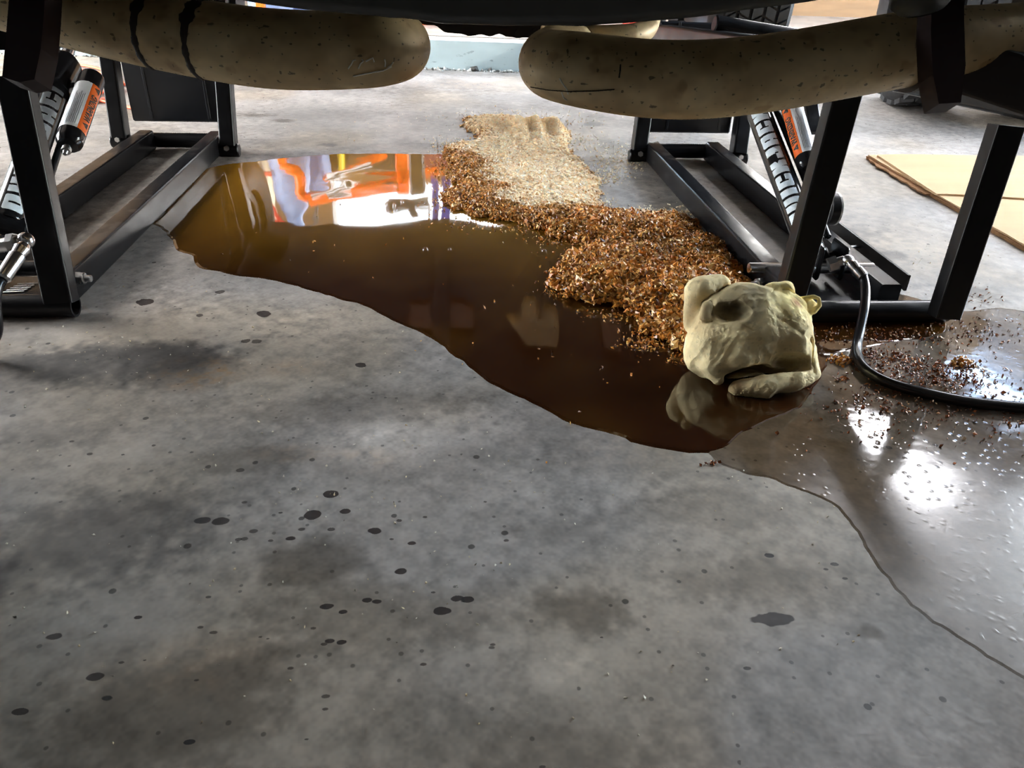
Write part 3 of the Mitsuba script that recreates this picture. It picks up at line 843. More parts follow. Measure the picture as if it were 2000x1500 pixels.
# ------------------------------------------------------------------ the oil
pud = [(300, 437), (322, 452), (336, 468), (345, 488), (374, 500), (388, 521), (450, 535), (540, 549), (640, 577), (720, 601), (780, 630), (832, 655), (870, 680), (905, 708), (940, 738), (1000, 770), (1056, 795), (1080, 812), (1130, 832), (1200, 850), (1262, 872), (1330, 881), (1385, 886), (1412, 879), (1440, 858),
       (1480, 835), (1560, 800), (1600, 750), (1640, 690), (1760, 668), (1845, 650), (1850, 632), (1700, 622), (1560, 590), (1480, 500), (1405, 470), (1260, 445), (1110, 425), (960, 350), (895, 305), (850, 301), (760, 300), (690, 300), (620, 303), (560, 308), (490, 316), (430, 323), (395, 335), (360, 375)]
one('oil_puddle', slab(smooth_outline(pud, 500, .010, 3), 0, .0010, .006), 'oil', 'glossy brown oil puddle spreading over the concrete from the left jack to the rag', 'oil spill')
film = [(1330, 780), (1340, 850), (1385, 886), (1400, 905), (1440, 918), (1500, 934), (1560, 955), (1612, 975), (1655, 1010), (1690, 1070), (1722, 1120), (1762, 1165), (1830, 1222), (1905, 1268), (2010, 1330), (2200, 1400), (2700, 1250), (2700, 800), (2300, 660), (2050, 615), (1950, 602), (1890, 607), (1855, 604), (1800, 585), (1700, 560), (1640, 540), (1560, 560), (1480, 600)]
one('oil_film', slab(smooth_outline(film, 400, .014, 5), 0, .0005, .004), 'oil_film_wet', 'thin shiny film of oil smeared over the floor around the hose on the right', 'oil film')
# dark wet stains that seep under the left rail
# ------------------------------------------------------------------ absorbent
pile = [(900, 243), (925, 231), (960, 227), (990, 229), (1022, 233), (1052, 236), (1078, 240), (1098, 252), (1116, 266), (1108, 282), (1112, 300), (1150, 326), (1166, 350), (1172, 388), (1168, 404), (1210, 414), (1270, 420), (1330, 421), (1356, 432), (1372, 450), (1395, 468), (1425, 488), (1440, 520), (1452, 550), (1470, 580), (1440, 640), (1400, 680), (1345, 690),
        (1300, 676), (1272, 664), (1252, 645), (1238, 618), (1180, 602), (1110, 590), (1076, 574), (1080, 545), (1092, 530), (1096, 511), (1130, 499), (1160, 494), (1130, 484), (1100, 472), (1062, 456), (1020, 441), (960, 431), (925, 420), (880, 404), (861, 386), (885, 368), (892, 345), (880, 318), (872, 304), (866, 291), (885, 283), (930, 275), (935, 266), (912, 256)]
dryp = [(895, 240), (960, 222), (1080, 236), (1130, 262), (1115, 300), (1160, 330), (1180, 360), (1178, 408), (1100, 416), (1010, 412), (955, 398), (975, 380), (1010, 368), (940, 356), (945, 325), (905, 308), (862, 292), (880, 280), (930, 272)]
POUT = smooth_outline(pile, 420, .05, 8)
PD = Polygon([fl(*q)[:2] for q in dryp]).buffer(0)
GH = .006
lo, hi = POUT.min(0) - .03, POUT.max(0) + .03
nx, ny = int((hi[0] - lo[0]) / GH), int((hi[1] - lo[1]) / GH)
GX, GY = np.meshgrid(lo[0] + np.arange(nx) * GH, lo[1] + np.arange(ny) * GH, indexing='ij')
MASK = shapely.contains_xy(Polygon(POUT).buffer(0), GX, GY)
ED = ndimage.distance_transform_edt(MASK) * GH
g3 = np.stack([GX, GY, GX * 0], -1)
DRYM = shapely.contains_xy(PD, GX, GY)
sd = (ndimage.distance_transform_edt(DRYM) - ndimage.distance_transform_edt(~DRYM)) * GH
WET = 1 / (1 + np.exp((sd + .05 * (meshkit.fbm(g3 * 14, 4, 2) - .5) * 2) / .022))
near = np.clip((2.0 - GY) / .7, 0, 1)
HT = (.014 + .026 * near) * (1 - np.exp(-ED / (.03 + .01 * near))) * (.55 + .9 * meshkit.fbm(g3 * 9, 3, 6))
lump = meshkit.fbm(g3 * 38, 3, 9)
HT += np.where(MASK, np.clip(ED / .02, 0, 1) * (lump - .4) * (.012 + .022 * near), 0)
for px, w_, h_ in ((955, .05, .014), (1012, .026, .034), (1045, .022, .034), (1082, .03, .036)):   # mounds dragged by fingers at the far end
    c = fl(px, 256)
    HT += h_ * np.exp(-((GX - c[0]) / w_) ** 2 - ((GY - c[1] + .02) / .13) ** 2) * np.clip(ED / .03, 0, 1)
HT = np.where(MASK, np.maximum(HT, .002), 0)
rng = np.random.default_rng(7)
octv = np.array([[1, 0, 0], [-1, 0, 0], [0, 1, 0], [0, -1, 0], [0, 0, 1], [0, 0, -1]], float)
octf = np.array([[0, 2, 4], [2, 1, 4], [1, 3, 4], [3, 0, 4], [2, 0, 5], [1, 2, 5], [3, 1, 5], [0, 3, 5]])


def flakes(P, size, col, rng, flat=.35, tilt=None):
    n = len(P)
    sc = size[:, None] * np.c_[rng.uniform(.7, 1.3, n), rng.uniform(.45, .9, n), rng.uniform(.6, 1.3, n) * flat]
    v = octv[None] * sc[:, None] + rng.normal(0, .16, (n, 6, 3)) * size[:, None, None] * .6
    qn = rng.normal(size=(n, 4))
    if tilt is not None:
        a = rng.uniform(0, math.pi, n); qn = np.c_[np.cos(a), rng.normal(0, tilt, (n, 2)), np.sin(a)]
    qn /= np.linalg.norm(qn, axis=1)[:, None]
    w, x, y, z = qn.T
    Rm = np.stack([1 - 2 * (y * y + z * z), 2 * (x * y - z * w), 2 * (x * z + y * w), 2 * (x * y + z * w), 1 - 2 * (x * x + z * z), 2 * (y * z - x * w), 2 * (x * z - y * w), 2 * (y * z + x * w), 1 - 2 * (x * x + y * y)], -1).reshape(n, 3, 3)
    v = np.einsum('nij,nkj->nki', Rm, v) + P[:, None]
    f = octf[None] + 6 * np.arange(n)[:, None, None]
    return v.reshape(-1, 3), f.reshape(-1, 3), np.repeat(col, 6, axis=0)


def palette(n, cols, w, rng, jit=.12):
    c = np.array([lin(*k) for k in cols])[rng.choice(len(cols), n, p=np.array(w) / sum(w))]
    return np.clip(c * rng.uniform(1 - jit, 1 + jit, (n, 1)), 0, 1)


DRYC = ([(254, 242, 216), (253, 234, 200), (244, 216, 174), (255, 249, 234), (190, 152, 104)], [4, 4, 2, 1.5, .4])
MIDC = ([(206, 164, 100), (184, 136, 74), (160, 110, 52), (222, 190, 132), (112, 72, 30)], [3, 3, 2.5, 1, 1])
WETC = ([(208, 144, 64), (190, 120, 48), (152, 90, 34), (224, 176, 100), (92, 50, 16), (238, 206, 152)], [3.4, 3.2, 2.4, 1.8, 1.6, .7])


def heap(sel, name, label, m, count, wetcols):
    ii = np.argwhere(MASK & sel)
    idx = ii[rng.integers(0, len(ii), count)]
    xy = np.c_[GX[idx[:, 0], idx[:, 1]], GY[idx[:, 0], idx[:, 1]]] + rng.uniform(-GH / 2, GH / 2, (count, 2))
    h = HT[idx[:, 0], idx[:, 1]]; w = WET[idx[:, 0], idx[:, 1]]
    sz = rng.lognormal(math.log(.0027 if wetcols[0] is DRYC else .0033), .34, count) * (1 + .45 * near[idx[:, 0], idx[:, 1]])
    P = np.c_[xy, h + rng.uniform(-.002, .0025, count) + sz * .3]
    c1_ = palette(count, *wetcols[0], rng); c2_ = palette(count, *wetcols[1], rng)
    pick = rng.random(count) < np.clip(w * 1.2 if wetcols[0] is DRYC else w - .3, 0, 1) if True else None
    C = np.where(pick[:, None], c2_, c1_)
    # packed bed under the loose flakes
    cell = MASK & sel
    cell = cell[:-1, :-1]
    i, j = np.nonzero(cell)
    vid = np.arange(nx * ny).reshape(nx, ny)
    q = np.stack([vid[i, j], vid[i + 1, j], vid[i + 1, j + 1], vid[i, j + 1]], 1)
    used, inv = np.unique(q, return_inverse=True)
    q = inv.reshape(-1, 4)
    bv = np.c_[GX.ravel(), GY.ravel(), HT.ravel() + .0005][used]
    bc = np.array(lin(244, 220, 180) if wetcols[0] is DRYC else lin(84, 44, 16)) * np.ones((len(used), 1))
    v, f, c = flakes(P, sz, C, rng, .4, .3 if wetcols[0] is DRYC else .55)
    V = np.vstack([bv, v]); Fq = np.vstack([q[:, [0, 1, 2]], q[:, [0, 2, 3]], f + len(bv)])
    one(name, trimesh.Trimesh(V, Fq, process=False), m, label, 'absorbent', color=np.vstack([bc, c]), kind='stuff')


heap(WET < .5, 'dry_absorbent', 'pale dry absorbent granules heaped on the floor at the far end of the spill', 'flake_dry', 60000, (DRYC, MIDC))
heap(WET >= .5, 'soaked_absorbent', 'wet orange brown absorbent granules clumped in the oil next to the rag', 'flake_wet', 62000, (MIDC, WETC))


def scatter(name, label, spots, cols, size, m, seed, z=.0017, flat=.4):
    """loose grains about the given places: (px, py, rx, ry, how many)"""
    r = np.random.default_rng(seed)
    P = []
    for cx, cy, rx, ry, k in spots:
        a = r.normal(size=(k, 2)) * .5
        for dx, dy in a:
            py = max(cy + dy * ry, 120)
            P.append(fl(cx + dx * rx, py))
    P = np.array(P)
    s = np.minimum(r.lognormal(math.log(size), .35, len(P)), size * 1.7)
    P[:, 2] = z + s * .35
    v, f, c = flakes(P, s, palette(len(P), *cols, r), r, flat)
    one(name, trimesh.Trimesh(v, f, process=False), m, label, 'absorbent' if 'absorbent' in name else 'debris', color=c, kind='stuff')


scatter('scattered_absorbent', 'loose pale absorbent grains scattered around the dry heap', [(1200, 318, 60, 34, 500), (1180, 345, 40, 20, 250), (1250, 300, 50, 30, 200), (1000, 226, 150, 14, 260), (880, 285, 40, 14, 200), (1130, 275, 50, 20, 200), (905, 300, 40, 10, 120), (1300, 415, 110, 8, 350), (1120, 240, 60, 14, 80), (1230, 412, 120, 12, 250), (800, 250, 150, 30, 30), (1180, 400, 20, 20, 80)],
        DRYC, .0026, 'flake_dry', 3, 0)
scatter('floating_absorbent', 'brown absorbent grains floating in the oil around the wet heap', [(1130, 465, 90, 16, 300), (1080, 470, 80, 10, 60), (1160, 500, 70, 12, 120), (1080, 560, 40, 30, 60), (1080, 535, 16, 5, 40), (1200, 620, 90, 16, 80), (1245, 660, 40, 40, 90), (930, 440, 100, 14, 70), (900, 350, 50, 60, 500), (885, 325, 50, 22, 400), (900, 395, 70, 18, 250), (1000, 560, 260, 160, 26), (1150, 720, 200, 120, 14),
         (600, 480, 260, 80, 14), (1020, 450, 60, 8, 60), (1265, 672, 40, 16, 200), (1330, 700, 30, 14, 60)], WETC, .0027, 'flake_wet', 5, .0017)
scatter('soaked_crumbs', 'reddish brown wet grains strewn over the oil film beside the hose', [(1740, 700, 60, 14, 170), (1700, 692, 20, 10, 60), (1780, 715, 90, 20, 160), (1830, 730, 80, 24, 240), (1800, 745, 120, 20, 160), (1700, 650, 220, 16, 220), (1760, 665, 180, 24, 240), (1640, 706, 24, 8, 40), (1645, 742, 20, 5, 30), (1870, 712, 24, 8, 26), (1900, 760, 160, 50, 180), (1720, 770, 90, 30, 110),
         (1800, 800, 160, 30, 140), (1920, 640, 140, 30, 110), (1690, 720, 40, 20, 80), (1900, 580, 60, 24, 60), (1640, 800, 80, 50, 60), (1390, 907, 16, 4, 18), (1950, 830, 120, 60, 90), (1760, 830, 120, 50, 60)],
        ([(150, 84, 42), (112, 58, 26), (196, 150, 112), (74, 38, 18), (215, 190, 160)], [3, 3, 1.4, 2, .5]), .0023, 'flake_wet', 6, .0012)
for px, py, lab in ((1878, 711, 'small reddish brown clump of soaked absorbent on the shiny film right of the hose bend'), (1640, 707, 'small brown clump of soaked absorbent between the rag and the hose')):
    r = np.random.default_rng(px)
    P = fl(px, py) + r.normal(0, 1, (80, 3)) * [.010, .008, .003]; P[:, 2] = np.abs(P[:, 2]) + .002
    v, f, c = flakes(P, r.uniform(.003, .005, 80), palette(80, *WETC, r), r, .5)
    one('absorbent_clump', trimesh.Trimesh(v, f, process=False), 'flake_wet', lab, 'absorbent', color=c * .75)
r_ = np.random.default_rng(11)
gp = []
for k in range(420):
    gp.append((r_.uniform(-60, 1700), 560 + 900 * r_.random() ** 2.6, 1, 1, 1))
gp = [g for g in gp if not Polygon(pud).buffer(12).contains(Point(g[0], g[1])) and not Polygon(film).contains(Point(g[0], g[1]))]
gp += [(250, 690, 160, 50, 26), (800, 860, 160, 60, 30), (740, 980, 200, 60, 26), (1100, 960, 200, 50, 14), (880, 1150, 200, 60, 14), (1870, 500, 160, 30, 24), (1840, 570, 80, 16, 30), (1790, 510, 40, 8, 16), (700, 255, 200, 40, 30), (1500, 960, 300, 60, 10)]
scatter('floor_grit', 'tiny pale crumbs of grit strewn over the bare concrete', gp, ([(226, 220, 206), (200, 190, 170), (214, 196, 160), (110, 100, 90)], [4, 3, 2, 1]), .0014, 'grit', 12, 0)
# crumbs along the foot of the curb
cr = []
for k in range(900):
    q = curb_pt(r_.uniform(-.6, 3.2), -abs(r_.normal(0, .02)) - .004)
    cr.append([q[0], q[1], 0])
cr = np.array(cr); s_ = r_.lognormal(math.log(.006), .4, len(cr)); cr[:, 2] = s_ * .35
v, f, c = flakes(cr, s_, palette(len(cr), [(180, 182, 180), (120, 118, 112), (60, 58, 54), (212, 210, 204)], [3, 2, 2, 1], r_), r_, .6)
one('curb_crumbs', trimesh.Trimesh(v, f, process=False), 'grit', 'broken crumbs of concrete lying along the foot of the gray curb', 'debris', color=c, kind='stuff')
# bubbles standing on the oil
for px, py, r0, lab in ((831, 488, .0065, 'larger of the two clear bubbles on the oil beneath the bright reflection'), (878, 487, .004, 'smaller of the two clear bubbles on the oil beneath the bright reflection'), (1063, 491, .006, 'clear flattened bubble on the oil left of the wet granules')):
    b = trimesh.creation.icosphere(subdivisions=3, radius=r0); b.vertices[:, 2] *= .8; b.apply_translation(fl(px, py, .0016))
    b = trimesh.intersections.slice_mesh_plane(b, [0, 0, 1], [0, 0, .0015])
    if 'bubble_film' not in scene:
        scene['bubble_film'] = {'type': 'thindielectric', 'int_ior': 1.5}
    one('oil_bubble', b, 'bubble_film', lab, 'bubble', smooth=True)

# ------------------------------------------------------------------ crumpled rag
RD, RS = 1.255, 1.255 / F / 4           # depth of its middle, metres per quarter pixel there
RC = at_d(1200 + 1020 / 4, 480 + 700 / 4, RD)
ZF = AX @ np.array([0, 0, 1.]); ZR = AX @ np.array([1., 0, 0]); ZD = AX @ np.array([0, 1., 0])
hs = .0020
gu = np.arange(-.150, .170, hs); gv = np.arange(-.135, .140, hs); gw = np.arange(-.115, .125, hs)
U, Vv, W = np.meshgrid(gu, gv, gw, indexing='ij')
k_ = 1 / RS
U_, V_, W_ = U * k_ + 1020, Vv * k_ + 700, W * k_
wz = CAM[2] + 0 * U + (RC[2] - CAM[2]) + U * ZR[2] + Vv * ZD[2] + W * ZF[2]
nz3 = meshkit.fbm(np.stack([U * 28, Vv * 28, W * 28], -1), 3, 3) - .5
wu, wv = 60 * (meshkit.fbm(np.stack([U * 18, Vv * 18, W * 18 + 5], -1), 2, 8) - .5), 60 * (meshkit.fbm(np.stack([U * 18 + 7, Vv * 18, W * 18], -1), 2, 14) - .5)
U_, V_ = U_ + wu, V_ + wv


def ell(c, r, tilt=0.0):
    du, dv, dw = U_ - c[0], V_ - c[1], W_ - c[2]
    if tilt:
        cs, sn = math.cos(tilt), math.sin(tilt)
        du, dv = du * cs + dv * sn, -du * sn + dv * cs
    k0 = np.sqrt((du / r[0]) ** 2 + (dv / r[1]) ** 2 + (dw / r[2]) ** 2)
    return (k0 - 1) * min(r)


def cap(a, b, ra, rb):
    a, b = np.array(a, float), np.array(b, float); d = b - a
    t = np.clip(((U_ - a[0]) * d[0] + (V_ - a[1]) * d[1] + (W_ - a[2]) * d[2]) / (d @ d), 0, 1)
    return np.sqrt((U_ - a[0] - t * d[0]) ** 2 + (V_ - a[1] - t * d[1]) ** 2 + (W_ - a[2] - t * d[2]) ** 2) - (ra + t * (rb - ra))


def line2(pts, w0):
    """distance in the plane facing the camera from a polyline, for creases cut in from the front"""
    D = None
    for (a, b), (c, d) in zip(pts[:-1], pts[1:]):
        dx, dy = c - a, d - b
        t = np.clip(((U_ - a) * dx + (V_ - b) * dy) / (dx * dx + dy * dy), 0, 1)
        e = np.sqrt((U_ - a - t * dx) ** 2 + (V_ - b - t * dy) ** 2)
        D = e if D is None else np.minimum(D, e)
    return np.maximum(D, W_ - w0)


def sm(a, b, k):
    h = np.clip(.5 + .5 * (b - a) / k, 0, 1)
    return b + (a - b) * h - k * h * (1 - h)


def cut(a, b, k):
    return -sm(-a, b, k)


S = ell((1010, 690, 0), (400, 345, 330))
S = sm(S, ell((1330, 720, 10), (215, 330, 290), -.15), 60)
S = sm(S, ell((730, 810, -60), (185, 210, 230), .25), 50)
S = sm(S, ell((900, 900, -80), (280, 130, 230), -.15), 60)
S = sm(S, cap((720, 950, -190), (752, 1052, -205), 100, 42), 45)
S = sm(S, ell((1060, 430, 0), (260, 120, 210), .12), 50)
# lobe at the upper left and the flank that falls from it
S = sm(S, cap((700, 330, 60), (850, 285, 100), 115, 85), 26)
S = sm(S, cap((660, 360, 60), (640, 620, 90), 95, 80), 40)
S = cut(S, line2([(690, 450), (740, 405), (800, 372), (860, 330), (930, 300)], 60) - 13, 26)
# lower roll that turns up at the right
roll = cap((905, 1125, -195), (1100, 1105, -240), 74, 84)
roll = sm(roll, cap((1100, 1095, -235), (1330, 1060, -205), 82, 74), 20)
roll = sm(roll, cap((1330, 1060, -205), (1490, 985, -120), 74, 66), 20)
roll = sm(roll, cap((1490, 985, -120), (1520, 800, -40), 66, 50), 20)
roll = sm(roll, cap((1520, 800, -40), (1490, 690, -10), 50, 30), 20)
S = cut(S, line2([(815, 1040), (900, 995), (1010, 962), (1110, 955), (1200, 980), (1400, 988), (1490, 975)], 20) - 34, 12)
S = sm(S, roll, 8)
S = cut(S, line2([(1478, 985), (1486, 900), (1480, 800), (1468, 730)], -20) - 12, 14)
S = cut(S, line2([(830, 1045), (900, 1003), (1010, 972), (1110, 966)], -80) - 13, 14)
S = cut(S, ell((1320, 922, -250), (170, 80, 190), .03), 20)
# hollow with a slit
S = cut(S, ell((850, 525, -285), (170, 98, 200), .08), 26)
S = cut(S, line2([(748, 450), (735, 520), (712, 580)], 0) - 12, 20)
S = cut(S, line2([(700, 604), (800, 618), (930, 612)], -120) - 9, 22)
S = sm(S, cap((690, 480, -170), (660, 580, -190), 34, 30), 20)
# shallow folds
S = cut(S, line2([(1150, 560), (1300, 640), (1420, 720)], -150) + 8, 40)
S = cut(S, line2([(1190, 870), (1160, 950)], -200) - 3, 30)
S = cut(S, line2([(1000, 700), (930, 660)], -250) + 4, 40)
# bump and loose corner at the right
S = sm(S, ell((1480, 600, 40), (85, 100, 110)), 22)
S = sm(S, cap((1250, 370, 20), (1330, 350, 20), 85, 78), 22)
S = sm(S, cap((1330, 420, 0), (1440, 470, -10), 80, 60), 18)
S = cut(S, line2([(1300, 350), (1340, 345), (1400, 380)], -20) - 8, 18)
lp_ = [(1440, 440, 20), (1490, 405, 10), (1560, 385, -10), (1605, 400, -20), (1612, 455, -10), (1575, 500, 0), (1515, 520, 10), (1460, 490, 20)]
ear = None
for a, b in zip(lp_, lp_[1:] + lp_[:1]):
    c_ = cap(a, b, 17, 17)
    ear = c_ if ear is None else np.minimum(ear, c_)
ear = sm(ear, ell((1530, 450, 38), (88, 66, 24), -.15), 14)
S = sm(S, ear, 12)
S = sm(S, cap((1395, 450, 0), (1450, 470, 10), 48, 34), 14)
S = cut(S, line2([(1180, 400), (1260, 330), (1330, 310)], 40) - 6, 14)
rdg = meshkit.fbm(np.stack([U * 34 + V_ * .004, Vv * 22, W * 26], -1), 3, 21)
S = S - 9 * (1 - np.abs(2 * rdg - 1)) ** 5 * np.clip((meshkit.noise(np.stack([U * 14, Vv * 14, W * 14], -1), 30) - .35) * 3, 0, 1)
S = S + nz3 * 30 + (meshkit.fbm(np.stack([U * 80, Vv * 80, W * 80], -1), 2, 5) - .5) * 12
S = np.maximum(S * RS, .0018 - wz)


def surface_nets(D, org, h):
    pad = 1
    D = np.pad(D, pad, constant_values=1.0); ins = D < 0
    nx_, ny_, nz_ = D.shape
    acc = np.zeros((nx_ - 1, ny_ - 1, nz_ - 1, 3)); cnt = np.zeros((nx_ - 1, ny_ - 1, nz_ - 1))
    offs = [(i, j, k) for i in (0, 1) for j in (0, 1) for k in (0, 1)]
    sl = lambda o: D[o[0]:nx_ - 1 + o[0], o[1]:ny_ - 1 + o[1], o[2]:nz_ - 1 + o[2]]
    for a in offs:
        for ax in range(3):
            if a[ax]:
                continue
            b = list(a); b[ax] = 1
            A, B = sl(a), sl(b)
            cr_ = (A < 0) != (B < 0)
            t = np.where(cr_, A / np.where(cr_, A - B, 1), 0)
            for c in range(3):
                acc[..., c] += np.where(cr_, a[c] + (t if c == ax else 0), 0)
            cnt += cr_
    on = cnt > 0
    vid = -np.ones(on.shape, int); vid[on] = np.arange(on.sum())
    idx = np.argwhere(on)
    Vx = (idx + acc[on] / cnt[on][:, None] - pad) * h + org
    out = []
    for ax in range(3):
        o1, o2 = (ax + 1) % 3, (ax + 2) % 3
        s0 = [slice(1, -1)] * 3; s1 = [slice(1, -1)] * 3
        s0[ax] = slice(0, -1); s1[ax] = slice(1, None)
        A, B = ins[tuple(s0)], ins[tuple(s1)]
        for flip, M in ((False, A & ~B), (True, ~A & B)):
            e = np.argwhere(M)
            if not len(e):
                continue
            e = e + 1; e[:, ax] -= 1
            d1 = np.zeros(3, int); d1[o1] = 1
            d2 = np.zeros(3, int); d2[o2] = 1
            q = np.stack([vid[tuple((e - d1 - d2).T)], vid[tuple((e - d2).T)], vid[tuple(e.T)], vid[tuple((e - d1).T)]], 1)
            out.append(q[:, ::-1] if flip else q)
    return Vx, np.vstack(out)


RV, RQ = surface_nets(S, np.array([gu[0], gv[0], gw[0]]), hs)
rc = RV * k_ + np.array([1020, 700, 0])          # quarter pixels, for the stains and the painted crease shade
RW = RC + RV[:, :1] * ZR + RV[:, 1:2] * ZD + RV[:, 2:] * ZF
from scipy import sparse
_e = np.vstack([RQ[:, [0, 1]], RQ[:, [1, 2]], RQ[:, [2, 3]], RQ[:, [3, 0]]])
_A = sparse.csr_matrix((np.ones(2 * len(_e)), (np.r_[_e[:, 0], _e[:, 1]], np.r_[_e[:, 1], _e[:, 0]])), shape=(len(RW),) * 2); _A.data[:] = 1
_A = sparse.diags(1 / np.asarray(_A.sum(1)).ravel()) @ _A
for _k in (.5, -.52) * 4:
    RW = RW + _k * (_A @ RW - RW)
rm = trimesh.Trimesh(RW, np.vstack([RQ[:, [0, 1, 2]], RQ[:, [0, 2, 3]]]), process=False)
comp = trimesh.graph.connected_component_labels(rm.face_adjacency, node_count=len(rm.faces))
keep = comp == np.bincount(comp).argmax()
rm.update_faces(keep); 
if rm.volume < 0:
    rm.invert()
n1 = meshkit.fbm(RW * 26, 4, 3)[:, None]; n2 = meshkit.fbm(RW * 160, 3, 4)[:, None]
base = np.array(lin(232, 212, 164)) * (.75 + .5 * n1)
yel = np.array(lin(228, 208, 136))


def blob(cx, cy, rx, ry):
    return np.clip(1.25 - np.sqrt(((rc[:, 0] - cx) / rx) ** 2 + ((rc[:, 1] - cy) / ry) ** 2) + (n1[:, 0] - .5) * .8, 0, 1)[:, None]


C = base * (1 - blob(1400, 430, 330, 220) * .8) + yel * blob(1400, 430, 330, 220) * .8
for (b, k, col) in ((blob(880, 500, 190, 110), .9, (64, 54, 42)), (blob(900, 480, 300, 190), .45, (104, 92, 72)), (blob(1010, 380, 230, 80), .7, (112, 98, 72)), (blob(1380, 460, 60, 50), .8, (140, 80, 40)), (blob(1200, 780, 200, 160), .3, (128, 104, 66)), (blob(1310, 925, 190, 70), .8, (96, 76, 46)), (blob(980, 985, 200, 30), .8, (60, 46, 28)),  # stains, plus crease shade painted into the mouth slit and triangular hollow
                    (blob(600, 560, 90, 150), .5, (150, 112, 70)), (blob(1450, 640, 60, 120), .35, (160, 120, 60)), (blob(880, 1080, 60, 60), .6, (140, 84, 40)), (blob(700, 980, 120, 60), .3, (120, 110, 80))):
    C = C * (1 - b * k) + np.array(lin(*col)) * b * k
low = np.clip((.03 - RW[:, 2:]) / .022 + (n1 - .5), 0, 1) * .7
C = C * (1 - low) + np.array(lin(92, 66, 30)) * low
C = C * np.where(n2 > .66, .8, 1.0) * (.85 + .3 * n2)


def terry(p, n, uv):
    return fbm(p.x * 420, p.y * 420, p.z * 420, 2) + .8 * fbm(p.x * 90, p.y * 90, p.z * 90, 2)


scene['terry_cloth'] = {'type': 'twosided', 'bsdf': {'type': 'bumpmap', 'arbitrary': proc(terry, 4e-4), 'scale': .0018, 'bsdf': {'type': 'principled', 'base_color': {'type': 'mesh_attribute', 'name': 'vertex_color'}, 'roughness': .9, 'specular': .15, 'sheen': .3}}}
one('rag', rm, 'terry_cloth', 'crumpled cream cleaning rag with oily gray stains lying at the edge of the oil', 'rag', smooth=True, color=np.clip(C, 0, 1))

# ------------------------------------------------------------------ cardboard
cbk = thing('cardboard_sheet', 'flat tan cardboard sheet with a torn edge lying on the floor at the right', 'cardboard')
A0, A1 = fl(1693, 311)[:2], fl(2000, 490)[:2]
dd = unit(A1 - A0)
ed = [A0 + dd * t + np.array([dd[1], -dd[0]]) * 0 for t in np.linspace(0, 1.4, 30)]
ed = np.array(ed) + .004 * (rng.random((30, 2)) - .5)
far = np.array([fl(x, y)[:2] for x, y in ((2060, 314), (1950, 312), (1830, 310), (1760, 309))])
put('sheet', slab(np.vstack([ed, [[2.55, ed[-1][1]], [2.5, far[0][1]]], far]), .010, .014), 'cardboard', cbk)
ed2 = np.array([A0 + dd * t - np.array([.020, 0]) * min(1, t / .1) for t in np.linspace(-.02, .42, 24)]) + .012 * (rng.random((24, 2)) - .5)
put('torn_liner', slab(np.vstack([ed2, [A0 + dd * .42 + [.2, 0], A0 + [.3, -.01]]]), .0035, .0075), 'cardboard_edge', cbk)
put('flute', slab(np.vstack([ed - [.004, 0], [[2.5, ed[-1][1] + .02], [2.45, far[0][1] - .03], A0 + [.05, -.01]]]), .0005, .0095), 'cardboard_edge', cbk)
s0, s1 = fl(1838, 392)[:2], fl(2000, 400)[:2]
q = unit(s1 - s0)
seam = np.array([s0 - q * .02 + q * t for t in np.linspace(0, 1.0, 30)]); seam[:, 1] += .012 * (meshkit.fbm(np.c_[seam * 22, seam[:, :1] * 0], 3, 2) - .5)
put('upper_flap', slab(np.vstack([seam, [[2.45, far[0][1] - .02]], A0[None] + [.02, -.02]]), .0145, .019, .0015), 'cardboard', cbk)
put('torn_tuft', trimesh.convex.convex_hull(np.vstack([np.array([*fl(1822, 388)[:2], .012]) + rng.normal(0, .008, (14, 3)) * [1, 1, .4]])), 'cardboard_edge', cbk)
# ------------------------------------------------------------------ tyres at the back right
for c, a, R_, lab in (((2.08, 3.46, .39), (1, -.16, 0), .39, 'chunky black tire standing on the floor beyond the right jack'), ((2.52, 3.22, .39), (1, .5, 0), .39, 'chunky black tire at the right edge of the frame, mostly hidden above the cardboard')):
    t_ = thing('tire', lab, 'tire', 'tires at the back right')
    tire(np.array(c), R_, .26, a, t_, lug=.02, nb=26, grooves=3)
# ------------------------------------------------------------------ orange cord coiled on the floor, back left
def loop(cx, cy, rx, ry, a0, a1, n, dr_=0):
    return [fl(cx + (rx + dr_ * t) * math.cos(t), cy - (ry + dr_ * .3 * t) * math.sin(t), .006 + .004 * (1 + math.sin(3 * t))) for t in np.linspace(a0, a1, n)]
cp = loop(130, 158, 96, 32, -.6, 6.2, 40) + loop(150, 168, 92, 30, .1, 6.0, 36) + loop(112, 170, 106, 34, .2, 5.4, 30) + [fl(230, 205, .006), fl(330, 120, .006), fl(420, 110, .006)]
one('extension_cord', tube(resample(np.array(cp), 400), .006, 8), 'cord_orange', 'orange extension cord coiled on the floor behind the left jack', 'cord', smooth=True)
